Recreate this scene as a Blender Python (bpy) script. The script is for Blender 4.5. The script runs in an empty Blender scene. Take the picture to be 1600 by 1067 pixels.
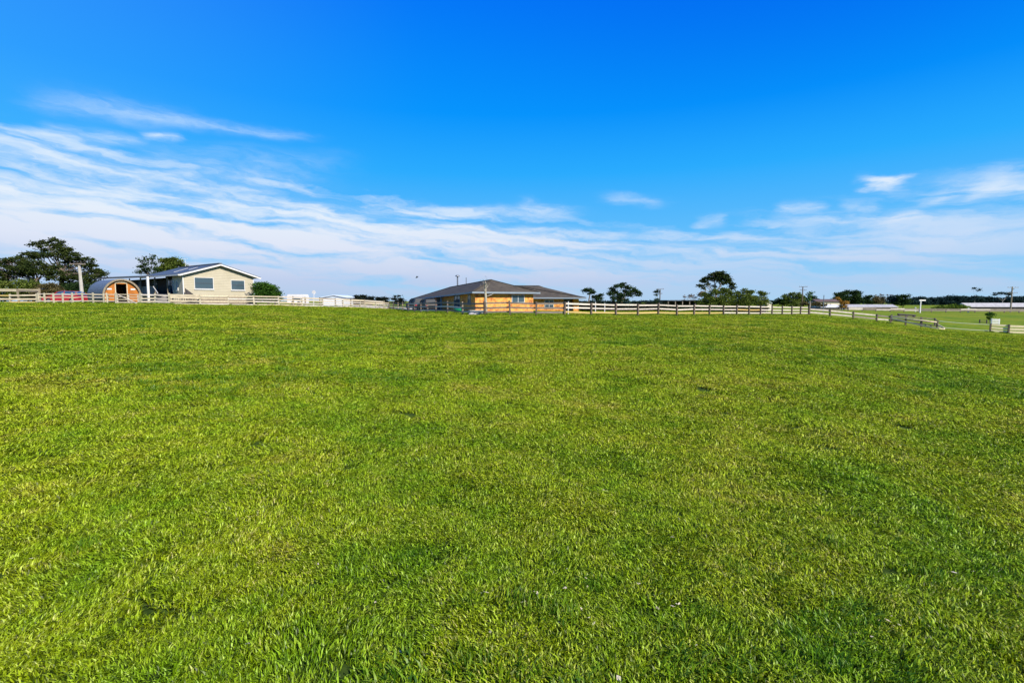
import bpy, math, random
import numpy as np
from mathutils import Vector, Matrix
R = math.radians
C = bpy.context.scene
COL = C.collection

# ------------------------------------------------------------------ camera
FPX, HORY = 800.0, 470.0                      # focal length in photo pixels (1600 wide), horizon row
PITCH = math.atan((533.5 - HORY) / FPX)
EYE = 1.5
cam_d = bpy.data.cameras.new("camera"); cam = bpy.data.objects.new("camera", cam_d); COL.objects.link(cam)
cam_d.sensor_width = 36; cam_d.lens = 18.0; cam_d.clip_start = .05; cam_d.clip_end = 20000
cam.location = (0, 0, EYE); cam.rotation_euler = (R(90) - PITCH, 0, 0)
C.camera = cam

# ------------------------------------------------------------------ light
SUN_AZ, SUN_EL = 136.0, 36.0                  # azimuth clockwise from straight ahead
sd = Vector((math.sin(R(SUN_AZ)) * math.cos(R(SUN_EL)), math.cos(R(SUN_AZ)) * math.cos(R(SUN_EL)), math.sin(R(SUN_EL))))
sun_d = bpy.data.lights.new("sun", 'SUN'); sun = bpy.data.objects.new("sun", sun_d); COL.objects.link(sun)
sun_d.energy = 5.0; sun_d.angle = R(.53); sun_d.color = (1, .93, .82)
sun.rotation_euler = sd.to_track_quat('Z', 'Y').to_euler(); sun.location = sd * 50
C.view_settings.view_transform = 'Standard'; C.view_settings.look = 'None'
C.view_settings.exposure = 0.62; C.view_settings.gamma = 1.0
C.cycles.max_bounces = 6; C.cycles.diffuse_bounces = 3; C.cycles.transparent_max_bounces = 8
C.cycles.use_denoising = True

def lin(r, g, b):
    f = lambda c: (c / 12.92) if c <= .04045 else ((c + .055) / 1.055) ** 2.4
    return (f(r / 255), f(g / 255), f(b / 255), 1)

def pxdir(px, py):
    a = (px - 800) / FPX; b = (533.5 - py) / FPX
    return (a, math.cos(PITCH) + b * math.sin(PITCH), -math.sin(PITCH) + b * math.cos(PITCH))
def at(px, py, Y):
    d = pxdir(px, py); s = Y / d[1]
    return Vector((d[0] * s, Y, EYE + d[2] * s))
def uv(px, py):
    d = pxdir(px, py)
    return math.atan2(d[0], d[1]), math.atan2(d[2], math.hypot(d[0], d[1]))

# ------------------------------------------------------------------ world: sky with cirrus
W = bpy.data.worlds.new("World"); C.world = W; W.use_nodes = True
nt = W.node_tree; nt.nodes.clear()
class NB:
    def __init__(s, t): s.t = t
    def n(s, ty, **k):
        o = s.t.nodes.new(ty)
        for a, b in k.items(): setattr(o, a, b)
        return o
    def put(s, sock, v):
        if isinstance(v, bpy.types.NodeSocket): s.t.links.new(v, sock)
        else: sock.default_value = v
    def m(s, op, *a, clamp=False):
        o = s.n('ShaderNodeMath', operation=op, use_clamp=clamp)
        for i, v in enumerate(a): s.put(o.inputs[i], v)
        return o.outputs[0]
    def vec(s, x, y, z=0.0):
        o = s.n('ShaderNodeCombineXYZ')
        for i, v in enumerate((x, y, z)): s.put(o.inputs[i], v)
        return o.outputs[0]
    def noise(s, v, scale, detail=4, rough=.55, dist=0.0):
        o = s.n('ShaderNodeTexNoise'); s.put(o.inputs['Vector'], v)
        o.inputs['Scale'].default_value = scale; o.inputs['Detail'].default_value = detail
        o.inputs['Roughness'].default_value = rough; o.inputs['Distortion'].default_value = dist
        return o.outputs['Fac']
    def ramp(s, f, stops, interp='LINEAR'):
        o = s.n('ShaderNodeValToRGB'); s.put(o.inputs[0], f); e = o.color_ramp.elements
        o.color_ramp.interpolation = interp
        while len(e) < len(stops): e.new(.5)
        for i, (p, c) in enumerate(stops):
            e[i].position = p; e[i].color = c
        return o.outputs[0]
    def mix(s, f, a, b, mode='MIX'):
        o = s.n('ShaderNodeMix', data_type='RGBA', blend_type=mode)
        s.put(o.inputs[0], f); s.put(o.inputs[6], a); s.put(o.inputs[7], b)
        return o.outputs[2]
    def smooth(s, x, lo, hi):
        o = s.n('ShaderNodeMapRange', interpolation_type='SMOOTHSTEP'); s.put(o.inputs[0], x)
        s.put(o.inputs[1], lo); s.put(o.inputs[2], hi)
        return o.outputs[0]
b = NB(nt)
tc = b.n('ShaderNodeTexCoord'); sx = b.n('ShaderNodeSeparateXYZ'); nt.links.new(tc.outputs['Generated'], sx.inputs[0])
dx, dy, dz = sx.outputs
az = b.m('ARCTAN2', dx, dy); el = b.m('ARCTAN2', dz, b.m('SQRT', b.m('ADD', b.m('MULTIPLY', dx, dx), b.m('MULTIPLY', dy, dy))))
sky = b.n('ShaderNodeTexSky', sky_type='NISHITA'); sky.sun_disc = False
sky.sun_elevation = R(SUN_EL); sky.sun_rotation = R(SUN_AZ); sky.air_density = 1.0; sky.dust_density = .3; sky.ozone_density = 2.5
skyc = b.mix(1.0, sky.outputs[0], (.1, .1, .1, 1), 'MULTIPLY')
clear = b.ramp(b.m('DIVIDE', el, R(90), clamp=True), [
    (0.0, lin(168, 214, 246)), (.035, lin(138, 204, 250)), (.085, lin(92, 188, 253)), (.15, lin(40, 172, 255)),
    (.215, lin(0, 150, 255)), (.32, lin(0, 122, 250)), (.5, lin(0, 86, 215)), (1, lin(0, 60, 165))])
clear = b.mix(.015, clear, skyc)
# lighter sky towards the left (away from the sun's side)
clear = b.mix(b.m('MULTIPLY', b.smooth(az, -.1, -.95), .16), clear, lin(120, 200, 255))
clear = b.mix(b.m('MULTIPLY', b.m('MULTIPLY', b.smooth(az, -.35, .7), b.smooth(el, .22, .55)), .55), clear, lin(0, 88, 232))
# warped coordinates for wisps
wn = b.noise(b.vec(b.m('MULTIPLY', az, 2.2), b.m('MULTIPLY', el, 7.0), 3.1), 2.0, 3, .5)
wn2 = b.noise(b.vec(b.m('MULTIPLY', az, 9.0), b.m('MULTIPLY', el, 30.0), 7.7), 1.3, 4, .6)
v = b.m('ADD', el, b.m('ADD', b.m('MULTIPLY', b.m('SUBTRACT', wn, .5), .045), b.m('MULTIPLY', b.m('SUBTRACT', wn2, .5), .02)))
u = b.m('ADD', az, b.m('MULTIPLY', b.m('SUBTRACT', wn2, .5), .07))
# streak noise: bands dip towards the right
vs = b.m('ADD', v, b.m('MULTIPLY', u, .10))
st = b.noise(b.vec(b.m('MULTIPLY', u, 2.1), b.m('MULTIPLY', vs, 25.0), 2.4), 1.6, 6, .54)
fine = b.noise(b.vec(b.m('MULTIPLY', u, 10.0), b.m('MULTIPLY', vs, 46.0), 5.2), 1.5, 6, .62)
# coverage: upper limit of the cloud sheet falls from left to right
top = b.ramp(b.m('ADD', b.m('MULTIPLY', az, .5), .5, clamp=True), [(0, (.22,) * 3 + (1,)), (.11, (.26,) * 3 + (1,)), (.30, (.23,) * 3 + (1,)),
                                                                (.5, (.18,) * 3 + (1,)), (.66, (.16,) * 3 + (1,)), (.88, (.20,) * 3 + (1,)), (1, (.2,) * 3 + (1,))])
cov = b.m('DIVIDE', b.m('SUBTRACT', top, v), .11, clamp=True)
amp = b.ramp(b.m('ADD', b.m('MULTIPLY', az, .5), .5, clamp=True), [(0, (.95,) * 3 + (1,)), (.3, (.98,) * 3 + (1,)), (.52, (.9,) * 3 + (1,)), (.7, (.56,) * 3 + (1,)), (1, (.5,) * 3 + (1,))])
D = b.m('ADD', b.m('MULTIPLY', b.m('SUBTRACT', st, .5), 3.1), b.m('MULTIPLY', b.m('SUBTRACT', fine, .5), .85))
D = b.m('ADD', D, b.m('MULTIPLY', cov, .86))
D = b.m('MULTIPLY', b.smooth(D, .12, 1.05), amp)
D = b.m('MULTIPLY', D, b.smooth(cov, 0, .35))
# single streaks and patches: (x0,y0,x1,y1, half height, strength) in photo rows -> direction
STREAKS = [
    (40, 150, 300, 190, 13, .34), (180, 172, 500, 219, 7, .42), (-40, 205, 215, 222, 8, .5), (60, 195, 230, 222, 7, .42), (212, 207, 292, 219, 5, .85),
    (-30, 250, 520, 286, 15, .40), (150, 232, 560, 262, 15, .2), (-50, 300, 460, 300, 20, .4), (-60, 330, 600, 345, 30, .35), (300, 310, 900, 332, 8, .42),
    (800, 322, 910, 338, 9, .45), (520, 345, 1080, 368, 8, .65), (560, 376, 1000, 382, 8, .55), (1000, 362, 1180, 368, 6, .4),
    (-100, 430, 520, 405, 34, .55), (420, 420, 820, 432, 18, .6), (700, 428, 1150, 444, 11, .55), (250, 455, 900, 462, 14, .3),
    (925, 309, 1050, 313, 6, .3), (1335, 275, 1420, 297, 8, .55), (1345, 278, 1400, 288, 7, .35), (1210, 322, 1290, 324, 8, .42), (1305, 322, 1385, 326, 10, .42),
    (1430, 322, 1490, 308, 8, .35), (1380, 342, 1440, 336, 7, .42), (1505, 308, 1600, 285, 13, .42), (1585, 300, 1640, 310, 10, .45), (1450, 290, 1620, 268, 12, .2),
    (1080, 345, 1140, 340, 6, .35), (1200, 355, 1600, 345, 22, .2), (1000, 392, 1700, 400, 20, .34), (1400, 380, 1600, 360, 12, .2), (1150, 455, 1650, 430, 10, .18), (1420, 462, 1600, 440, 10, .3)]
keep = None
for (x0, y0, x1, y1, hh, s_) in STREAKS:
    (u0, v0), (u1, v1) = uv(x0, y0), uv(x1, y1)
    cu, cv = (u0 + u1) / 2, (v0 + v1) / 2; L = max(math.hypot(u1 - u0, v1 - v0) / 2, .02); a_ = math.atan2(v1 - v0, u1 - u0)
    th = hh / 800 * math.cos(cu)
    du = b.m('SUBTRACT', u, cu); dv = b.m('SUBTRACT', v, cv)
    ca, sa = math.cos(a_), math.sin(a_)
    p = b.m('ADD', b.m('MULTIPLY', du, ca / (L * .75)), b.m('MULTIPLY', dv, sa / (L * .75)))
    q = b.m('ADD', b.m('MULTIPLY', du, -sa / (th * .9)), b.m('MULTIPLY', dv, ca / (th * .9)))
    p2 = b.m('MULTIPLY', p, p); q2 = b.m('MULTIPLY', q, q)
    g = b.m('EXPONENT', b.m('MULTIPLY', b.m('ADD', b.m('MULTIPLY', p2, p2), q2), -.8))
    g = b.m('MULTIPLY', g, s_)
    one = b.m('SUBTRACT', 1.0, g)
    keep = one if keep is None else b.m('MULTIPLY', keep, one)
bl = b.m('SUBTRACT', 1.0, keep)
bl = b.m('MULTIPLY', bl, b.m('ADD', .3, b.m('MULTIPLY', b.smooth(b.m('ADD', b.m('MULTIPLY', st, .4), b.m('MULTIPLY', fine, .6)), .34, .64), 1.15)), clamp=True)
D = b.m('SUBTRACT', 1.0, b.m('MULTIPLY', b.m('SUBTRACT', 1.0, D), b.m('SUBTRACT', 1.0, bl)))
D = b.m('MULTIPLY', D, b.smooth(el, -.02, .0))
ccol = b.ramp(b.m('DIVIDE', el, .3, clamp=True), [(0, lin(178, 204, 234)), (.12, lin(194, 208, 237)), (.32, lin(228, 233, 248)), (.5, lin(236, 244, 253)), (1, lin(205, 232, 255))])
skyfin = b.mix(b.m('MULTIPLY', D, .96, clamp=True), clear, ccol)
bg = b.n('ShaderNodeBackground'); nt.links.new(skyfin, bg.inputs[0]); bg.inputs[1].default_value = .65
wo = b.n('ShaderNodeOutputWorld'); nt.links.new(bg.outputs[0], wo.inputs[0])
W.cycles.sampling_method = 'MANUAL'; W.cycles.sample_map_resolution = 512

# ------------------------------------------------------------------ mesh helpers
rng = random.Random(7); nrg = np.random.default_rng(11)
ORG = {}
class MB:
    def __init__(s): s.v = []; s.f = []
    def quad(s, *p):
        n = len(s.v); s.v += [tuple(q) for q in p]; s.f.append(tuple(range(n, n + len(p)))); return s
    def obox(s, o, ax, ay, az_):                      # box from a corner and three edge vectors
        o, ax, ay, az_ = map(Vector, (o, ax, ay, az_)); n = len(s.v)
        for k in range(8): s.v.append(tuple(o + ax * (k & 1) + ay * ((k >> 1) & 1) + az_ * ((k >> 2) & 1)))
        for q in ((0, 2, 3, 1), (4, 5, 7, 6), (0, 1, 5, 4), (2, 6, 7, 3), (0, 4, 6, 2), (1, 3, 7, 5)): s.f.append(tuple(n + i for i in q))
        return s
    def box(s, c, sz, rz=0.0, tilt=(0, 0)):
        c = Vector(c); M = Matrix.Rotation(rz, 3, 'Z') @ Matrix.Rotation(tilt[0], 3, 'X') @ Matrix.Rotation(tilt[1], 3, 'Y')
        a, b_, c_ = M @ Vector((sz[0], 0, 0)), M @ Vector((0, sz[1], 0)), M @ Vector((0, 0, sz[2]))
        return s.obox(c - a / 2 - b_ / 2 - c_ / 2, a, b_, c_)
    def beam(s, p0, p1, w, h):                        # w across, h upwards
        p0, p1 = Vector(p0), Vector(p1); d = p1 - p0
        side = d.cross(Vector((0, 0, 1)))
        side = side.normalized() if side.length > 1e-6 else Vector((1, 0, 0))
        up = side.cross(d).normalized()
        return s.obox(p0 - side * w / 2 - up * h / 2, side * w, d, up * h)
    def tube(s, pts, rad, n=6):
        base = len(s.v); P = [Vector(p) for p in pts]
        for i, p in enumerate(P):
            d = (P[min(i + 1, len(P) - 1)] - P[max(i - 1, 0)]).normalized()
            a = d.cross(Vector((0, 0, 1)));  a = a.normalized() if a.length > .05 else Vector((1, 0, 0))
            c_ = d.cross(a).normalized()
            for k in range(n):
                t = 2 * math.pi * k / n; s.v.append(tuple(p + (a * math.cos(t) + c_ * math.sin(t)) * rad[i]))
        for i in range(len(P) - 1):
            for k in range(n):
                k2 = (k + 1) % n
                s.f.append((base + i * n + k, base + i * n + k2, base + (i + 1) * n + k2, base + (i + 1) * n + k))
        s.f.append(tuple(base + k for k in range(n - 1, -1, -1))); s.f.append(tuple(base + (len(P) - 1) * n + k for k in range(n)))
        return s
    def prism(s, poly, ext):                          # closed polygon (world points) pushed along ext
        ext = Vector(ext); n = len(s.v); k = len(poly)
        s.v += [tuple(p) for p in poly] + [tuple(Vector(p) + ext) for p in poly]
        s.f.append(tuple(range(n + k - 1, n - 1, -1))); s.f.append(tuple(range(n + k, n + 2 * k)))
        for i in range(k):
            j = (i + 1) % k; s.f.append((n + i, n + j, n + k + j, n + k + i))
        return s
def obj(name, mb, mat, parent=None, org=None, smooth=False):
    o_ = ORG[parent.name] if parent is not None else Vector(org if org is not None else (0, 0, 0))
    me = bpy.data.meshes.new(name)
    me.from_pydata([(x - o_.x, y - o_.y, z - o_.z) for x, y, z in mb.v], [], mb.f); me.validate()
    import bmesh
    if len(mb.f) < 5000:
        bm = bmesh.new(); bm.from_mesh(me); bmesh.ops.recalc_face_normals(bm, faces=bm.faces); bm.to_mesh(me); bm.free()
    for m_ in (mat if isinstance(mat, list) else [mat]): me.materials.append(m_)
    if smooth: me.polygons.foreach_set('use_smooth', [True] * len(me.polygons))
    o = bpy.data.objects.new(name, me); COL.objects.link(o)
    if parent is not None: o.parent = parent
    else: o.location = o_
    ORG[o.name] = o_
    return o
def tag(o, label=None, cat=None, group=None, kind=None):
    if label: o['label'] = label
    if cat: o['category'] = cat
    if group: o['group'] = group
    if kind: o['kind'] = kind
    return o
def thing(name, loc, label, cat, group=None):
    e = bpy.data.objects.new(name, None); COL.objects.link(e); e.location = loc; e.empty_display_size = .3
    ORG[e.name] = Vector(loc)
    return tag(e, label, cat, group)

# ------------------------------------------------------------------ materials
def mat(name, c1, c2=None, scale=3.0, rough=.8, bump=0.0, stretch=(1, 1, 1), spec=.3, metal=0.0, detail=5, world=False, island=0.0):
    m_ = bpy.data.materials.new(name); m_.use_nodes = True; t = m_.node_tree; bb = NB(t); p = t.nodes['Principled BSDF']
    tcn = bb.n('ShaderNodeTexCoord'); mp = bb.n('ShaderNodeMapping'); mp.inputs['Scale'].default_value = stretch
    if world:
        g = bb.n('ShaderNodeNewGeometry'); t.links.new(g.outputs['Position'], mp.inputs[0])
    else: t.links.new(tcn.outputs['Object'], mp.inputs[0])
    f = bb.noise(mp.outputs[0], scale, detail, .62)
    c1 = tuple(c1)[:3] + (1,); c2 = tuple(c2)[:3] + (1,) if c2 else tuple(x * .75 for x in c1[:3]) + (1,)
    col = bb.ramp(f, [(.32, c1), (.68, c2)])
    if island:
        oi = bb.n('ShaderNodeObjectInfo')
        k = bb.m('ADD', 1 - island / 2, bb.m('MULTIPLY', oi.outputs['Random'], island))
        kk = bb.vec(k, k, k); col = bb.mix(1.0, col, kk, 'MULTIPLY')
    t.links.new(col, p.inputs['Base Color'])
    p.inputs['Roughness'].default_value = rough; p.inputs['Specular IOR Level'].default_value = spec; p.inputs['Metallic'].default_value = metal
    if bump:
        bn = bb.n('ShaderNodeBump'); bn.inputs['Strength'].default_value = bump; bn.inputs['Distance'].default_value = .02
        t.links.new(f, bn.inputs['Height']); t.links.new(bn.outputs[0], p.inputs['Normal'])
    return m_
def foliage(name, c1, c2, c3, scale=.6, trans=.3):
    m_ = bpy.data.materials.new(name); m_.use_nodes = True; t = m_.node_tree; bb = NB(t); t.nodes.remove(t.nodes['Principled BSDF'])
    g = bb.n('ShaderNodeNewGeometry'); f = bb.noise(g.outputs['Position'], scale, 3)
    r = bb.m('ADD', bb.m('MULTIPLY', f, .75), bb.m('MULTIPLY', g.outputs['Random Per Island'], .3))
    col = bb.ramp(r, [(.35, c1 + (1,)), (.55, c2 + (1,)), (.78, c3 + (1,))])
    d = bb.n('ShaderNodeBsdfDiffuse'); tr = bb.n('ShaderNodeBsdfTranslucent'); mx = bb.n('ShaderNodeMixShader'); mx.inputs[0].default_value = trans
    for s_ in (d, tr): t.links.new(col, s_.inputs[0])
    t.links.new(d.outputs[0], mx.inputs[1]); t.links.new(tr.outputs[0], mx.inputs[2])
    t.links.new(mx.outputs[0], t.nodes['Material Output'].inputs[0])
    return m_
def glass(name, tint=(.05, .08, .1), rough=.08):
    m_ = bpy.data.materials.new(name); m_.use_nodes = True; p = m_.node_tree.nodes['Principled BSDF']
    p.inputs['Base Color'].default_value = tint + (1,); p.inputs['Roughness'].default_value = rough
    p.inputs['Specular IOR Level'].default_value = .45
    return m_

M = {}
M['cream_rail'] = mat('cream_painted_timber', (.62, .54, .38), (.36, .29, .19), 2.5, .8, .3, (.6, 6, 6), island=.3)
M['yellow_rail'] = mat('yellowed_timber', (.56, .42, .15), (.36, .25, .09), 2.5, .8, .3, (.6, 6, 6), island=.25)
M['white_rail'] = mat('weathered_white_timber', (.64, .58, .49), (.34, .29, .24), 2.5, .8, .3, (.6, 6, 6), island=.35)
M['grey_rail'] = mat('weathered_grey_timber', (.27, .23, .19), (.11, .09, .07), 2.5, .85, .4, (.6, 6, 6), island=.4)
M['bright_cream'] = mat('bright_cream_timber', (.78, .68, .42), (.62, .52, .3), 2.5, .8, .3, (.6, 6, 6))
M['post_pale'] = mat('pale_post_timber', (.52, .48, .35), (.28, .25, .17), 3, .9, .4, (5, 5, .8), island=.35)
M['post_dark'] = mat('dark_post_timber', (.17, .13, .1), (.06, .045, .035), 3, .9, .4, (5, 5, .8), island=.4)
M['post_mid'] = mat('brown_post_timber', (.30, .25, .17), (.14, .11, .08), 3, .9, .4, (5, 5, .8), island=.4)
M['white_paint'] = mat('white_paint', (.62, .62, .6), (.52, .52, .5), 2, .5)
M['concrete'] = mat('pale_concrete', (.46, .44, .39), (.32, .30, .26), 1.5, .85, .2)
M['steel_grey'] = mat('grey_steel', (.18, .2, .23), (.12, .13, .15), 3, .45, metal=.3)
M['dark_timber_and_shade'] = mat('dark_timber_and_shade', (.07, .06, .06), (.03, .028, .028), 3, .8)  # dark timber parts; also painted shade on the verandah recess walls
M['glass'] = glass('window_glass'); M['glass_blue'] = glass('car_glass', (.03, .07, .13), .05)
M['black'] = mat('black_rubber', (.02, .02, .02), (.012, .012, .012), 4, .6)
M['bark'] = mat('grey_bark', (.2, .16, .12), (.08, .06, .045), 3, .95, .5, (1, 1, .3))
M['bark_pale'] = mat('pale_bark', (.42, .37, .31), (.2, .17, .14), 3, .95, .4, (1, 1, .3))

# ------------------------------------------------------------------ terrain
TCOL = [  # photo column -> (depth, photo row of the ground)
    (-500, [(52, 473), (90, 473), (200, 475), (700, 474)]),
    (0, [(51, 474.2), (75, 473.6), (110, 474), (250, 478), (700, 475.5)]),
    (250, [(52, 475.6), (64, 475.4), (90, 475), (200, 478), (700, 475.5)]),
    (435, [(58, 477.9), (75, 477), (100, 476), (200, 477), (700, 475)]),
    (560, [(74, 480.8), (100, 479), (140, 477.5), (250, 477), (700, 475)]),
    (607, [(84, 483.8), (110, 481), (160, 479), (300, 477.5), (700, 475)]),
    (690, [(51, 489.8), (64, 487.5), (90, 484), (160, 480), (300, 477.5), (700, 475)]),
    (757, [(45, 493.2), (62, 488.6), (90, 483), (160, 479), (300, 477.5), (700, 475)]),
    (882, [(44, 493.5), (62, 489), (84, 487), (110, 483), (160, 480), (300, 477.5), (700, 475.5)]),
    (1050, [(53, 493.4), (75, 488), (110, 483), (160, 480), (300, 477.5), (700, 475.5)]),
    (1264, [(70, 492.8), (100, 488), (160, 484), (220, 480.5), (300, 478), (700, 475.5)]),
    (1400, [(71, 507), (95, 497.5), (160, 487.5), (230, 482), (320, 479), (700, 476)]),
    (1480, [(69, 515), (95, 501), (160, 488), (230, 482), (320, 479.3), (700, 476.2)]),
    (1600, [(66, 523.5), (95, 505), (160, 488.6), (230, 483), (320, 479.6), (700, 476.4)]),
    (2100, [(60, 534), (95, 510), (160, 490), (230, 484), (320, 480), (700, 476.5)])]
LY = np.linspace(math.log(6), math.log(3000), 260)
TT = np.array([(c[0] - 800) / FPX for c in TCOL])
TB = []
for c, kn in TCOL:
    ys = [0] + [k[0] for k in kn] + [3000]; zs = [0.0] + [at(c, k[1], k[0]).z for k in kn] + [-4.5]
    TB.append(np.interp(np.exp(LY), ys, zs))
TB = np.array(TB)
tf = np.linspace(TT[0], TT[-1], 420); TBF = np.array([np.interp(tf, TT, TB[:, j]) for j in range(len(LY))]).T
def blur(a, k, ax):
    ker = np.hanning(k + 2)[1:-1]; ker /= ker.sum()
    return np.apply_along_axis(lambda m: np.convolve(np.pad(m, k // 2, mode='edge'), ker, mode='valid'), ax, a)
TBF = blur(TBF, 9, 0); TBF = blur(TBF, 7, 1)
AZL = math.atan(1.6)
def hgt(X, Y, bumps=True):
    X = np.asarray(X, float); Y = np.asarray(Y, float); r = np.hypot(X, Y); a = np.arctan2(X, Y)
    ex = np.clip((np.abs(a) - AZL) / (math.pi - AZL), 0, 1); ex = ex * ex * (3 - 2 * ex)
    a2 = np.where(np.abs(a) > AZL, np.sign(a) * AZL * (1 - ex), a); t = np.clip(np.tan(a2), TT[0], TT[-1]); Yd = r * np.cos(a2)
    ly = np.log(np.maximum(Yd, 6)); fi = np.clip((ly - LY[0]) / (LY[1] - LY[0]), 0, len(LY) - 1.001); ti = np.clip((t - tf[0]) / (tf[1] - tf[0]), 0, len(tf) - 1.001)
    i = ti.astype(int); j = fi.astype(int); u_ = ti - i; w = fi - j
    z = TBF[i, j] * (1 - u_) * (1 - w) + TBF[i + 1, j] * u_ * (1 - w) + TBF[i, j + 1] * (1 - u_) * w + TBF[i + 1, j + 1] * u_ * w
    z = np.where(Yd < 6, z * np.clip(Yd, 0, 6) / 6, z)
    if bumps:
        f = np.exp(-(r / 95) ** 4)
        z = z + f * (.030 * np.sin(.9 * X + 1.3 * np.sin(.55 * Y)) * np.sin(.8 * Y + 1.1 * np.sin(.7 * X + 1)) + .026 * np.sin(2.3 * X + .9 * np.sin(1.7 * Y)) * np.sin(2.1 * Y + np.sin(1.9 * X)))
    return z
def gz(x, y): return float(hgt(np.array([x]), np.array([y]))[0])
def gp(px, Y):                                   # ground point under a photo column at a depth
    x = (px - 800) / FPX * Y / 1.003; return Vector((x, Y, gz(x, Y)))

rr = [0.0, .4]
while rr[-1] < 6500: rr.append(rr[-1] * (1.016 if .8 < rr[-1] < 110 else 1.05) + (.0 if rr[-1] > .8 else .1))
rr = np.array(rr); th = np.concatenate([np.arange(-66, 66, .4), np.arange(66, 294, 3)]) * math.pi / 180
RR, TH = np.meshgrid(rr, th, indexing='ij'); GX = RR * np.sin(TH); GY = RR * np.cos(TH); GZ = hgt(GX, GY)
nr, nth = RR.shape; V = np.stack([GX, GY, GZ], -1).reshape(-1, 3)
I, J = np.meshgrid(np.arange(nr - 1), np.arange(nth), indexing='ij'); J2 = (J + 1) % nth
F = np.stack([I * nth + J, (I + 1) * nth + J, (I + 1) * nth + J2, I * nth + J2], -1).reshape(-1, 4)
def npmesh(name, V, F, mats, smooth=False):
    me = bpy.data.meshes.new(name); me.vertices.add(len(V)); me.vertices.foreach_set('co', np.ascontiguousarray(V, dtype=np.float32).ravel())
    k = F.shape[1]; me.loops.add(F.size); me.loops.foreach_set('vertex_index', F.astype(np.int32).ravel())
    me.polygons.add(len(F)); me.polygons.foreach_set('loop_start', (np.arange(len(F)) * k).astype(np.int32)); me.polygons.foreach_set('loop_total', np.full(len(F), k, np.int32))
    if smooth: me.polygons.foreach_set('use_smooth', np.ones(len(F), bool))
    for m_ in mats: me.materials.append(m_)
    me.update(calc_edges=True); return me

# pasture colours, shared by the ground sheet and the blades (tint = per blade random)
def pasture_nodes(bb, t, tint, dirt):
    g = bb.n('ShaderNodeNewGeometry'); P = g.outputs['Position']
    n1 = bb.noise(P, .11, 4, .6); n2 = bb.noise(P, .8, 4, .6); n3 = bb.noise(P, 5.0, 3, .6)
    a = bb.m('ADD', bb.m('MULTIPLY', n1, .42), bb.m('ADD', bb.m('MULTIPLY', n2, .42), bb.m('MULTIPLY', n3, .22)))
    col = bb.ramp(a, [(.36, (.055, .18, .002, 1)), (.45, (.15, .265, .002, 1)), (.55, (.26, .335, .004, 1)), (.66, (.39, .36, .03, 1))])
    return P, n1, n2, n3, col
m_ = bpy.data.materials.new('pasture_soil'); m_.use_nodes = True; t = m_.node_tree; bb = NB(t); p = t.nodes['Principled BSDF']
P, n1, n2, n3, col = pasture_nodes(bb, t, None, True)
fz = bb.noise(P, 14, 4, .7)
d = bb.n('ShaderNodeVectorMath', operation='LENGTH'); t.links.new(P, d.inputs[0])
soil = bb.mix(bb.smooth(fz, .3, .7), (.02, .04, .004, 1), (.045, .075, .01, 1))
farmix = bb.smooth(d.outputs['Value'], 30.0, 75.0)
fz2 = bb.noise(P, 1.7, 5, .75); kk = bb.m('ADD', .1, bb.m('MULTIPLY', fz2, .95)); col2 = bb.mix(1.0, col, bb.vec(kk, kk, kk), 'MULTIPLY')
t.links.new(bb.mix(farmix, soil, col2), p.inputs['Base Color']); p.inputs['Roughness'].default_value = .95; p.inputs['Specular IOR Level'].default_value = .1
M['soil'] = m_
ground = bpy.data.objects.new('ground', npmesh('ground', V, F, [m_], True)); COL.objects.link(ground); tag(ground, kind='structure')

def sheet(name, quad, m_, n=24, dz=.05):           # ground sheet over four (px,Y) corners
    vs = []; fs = []
    for i in range(n + 1):
        for j in range(n + 1):
            a, c_ = i / n, j / n
            q = [Vector(((px - 800) / FPX * Y, Y)) for px, Y in quad]
            pt = (q[0] * (1 - a) + q[1] * a) * (1 - c_) + (q[3] * (1 - a) + q[2] * a) * c_
            vs.append((pt.x, pt.y, gz(pt.x, pt.y) + dz))
    for i in range(n):
        for j in range(n): k = i * (n + 1) + j; fs.append((k, k + n + 1, k + n + 2, k + 1))
    o = bpy.data.objects.new(name, npmesh(name, np.array(vs), np.array(fs), [m_], True)); COL.objects.link(o); return tag(o, kind='structure')
M['gravel'] = mat('pale_gravel', (.5, .45, .36), (.33, .29, .22), 3, .95, .3, world=True)
M['sand'] = mat('dry_sand', (.62, .5, .26), (.48, .38, .2), 1, .95, .2, world=True)
sheet('driveway', [(395, 61), (600, 92), (640, 130), (380, 130)], M['gravel'])
sheet('yard', [(608, 92), (735, 62.5), (700, 66), (640, 112)], M['gravel'], dz=.06)

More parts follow.
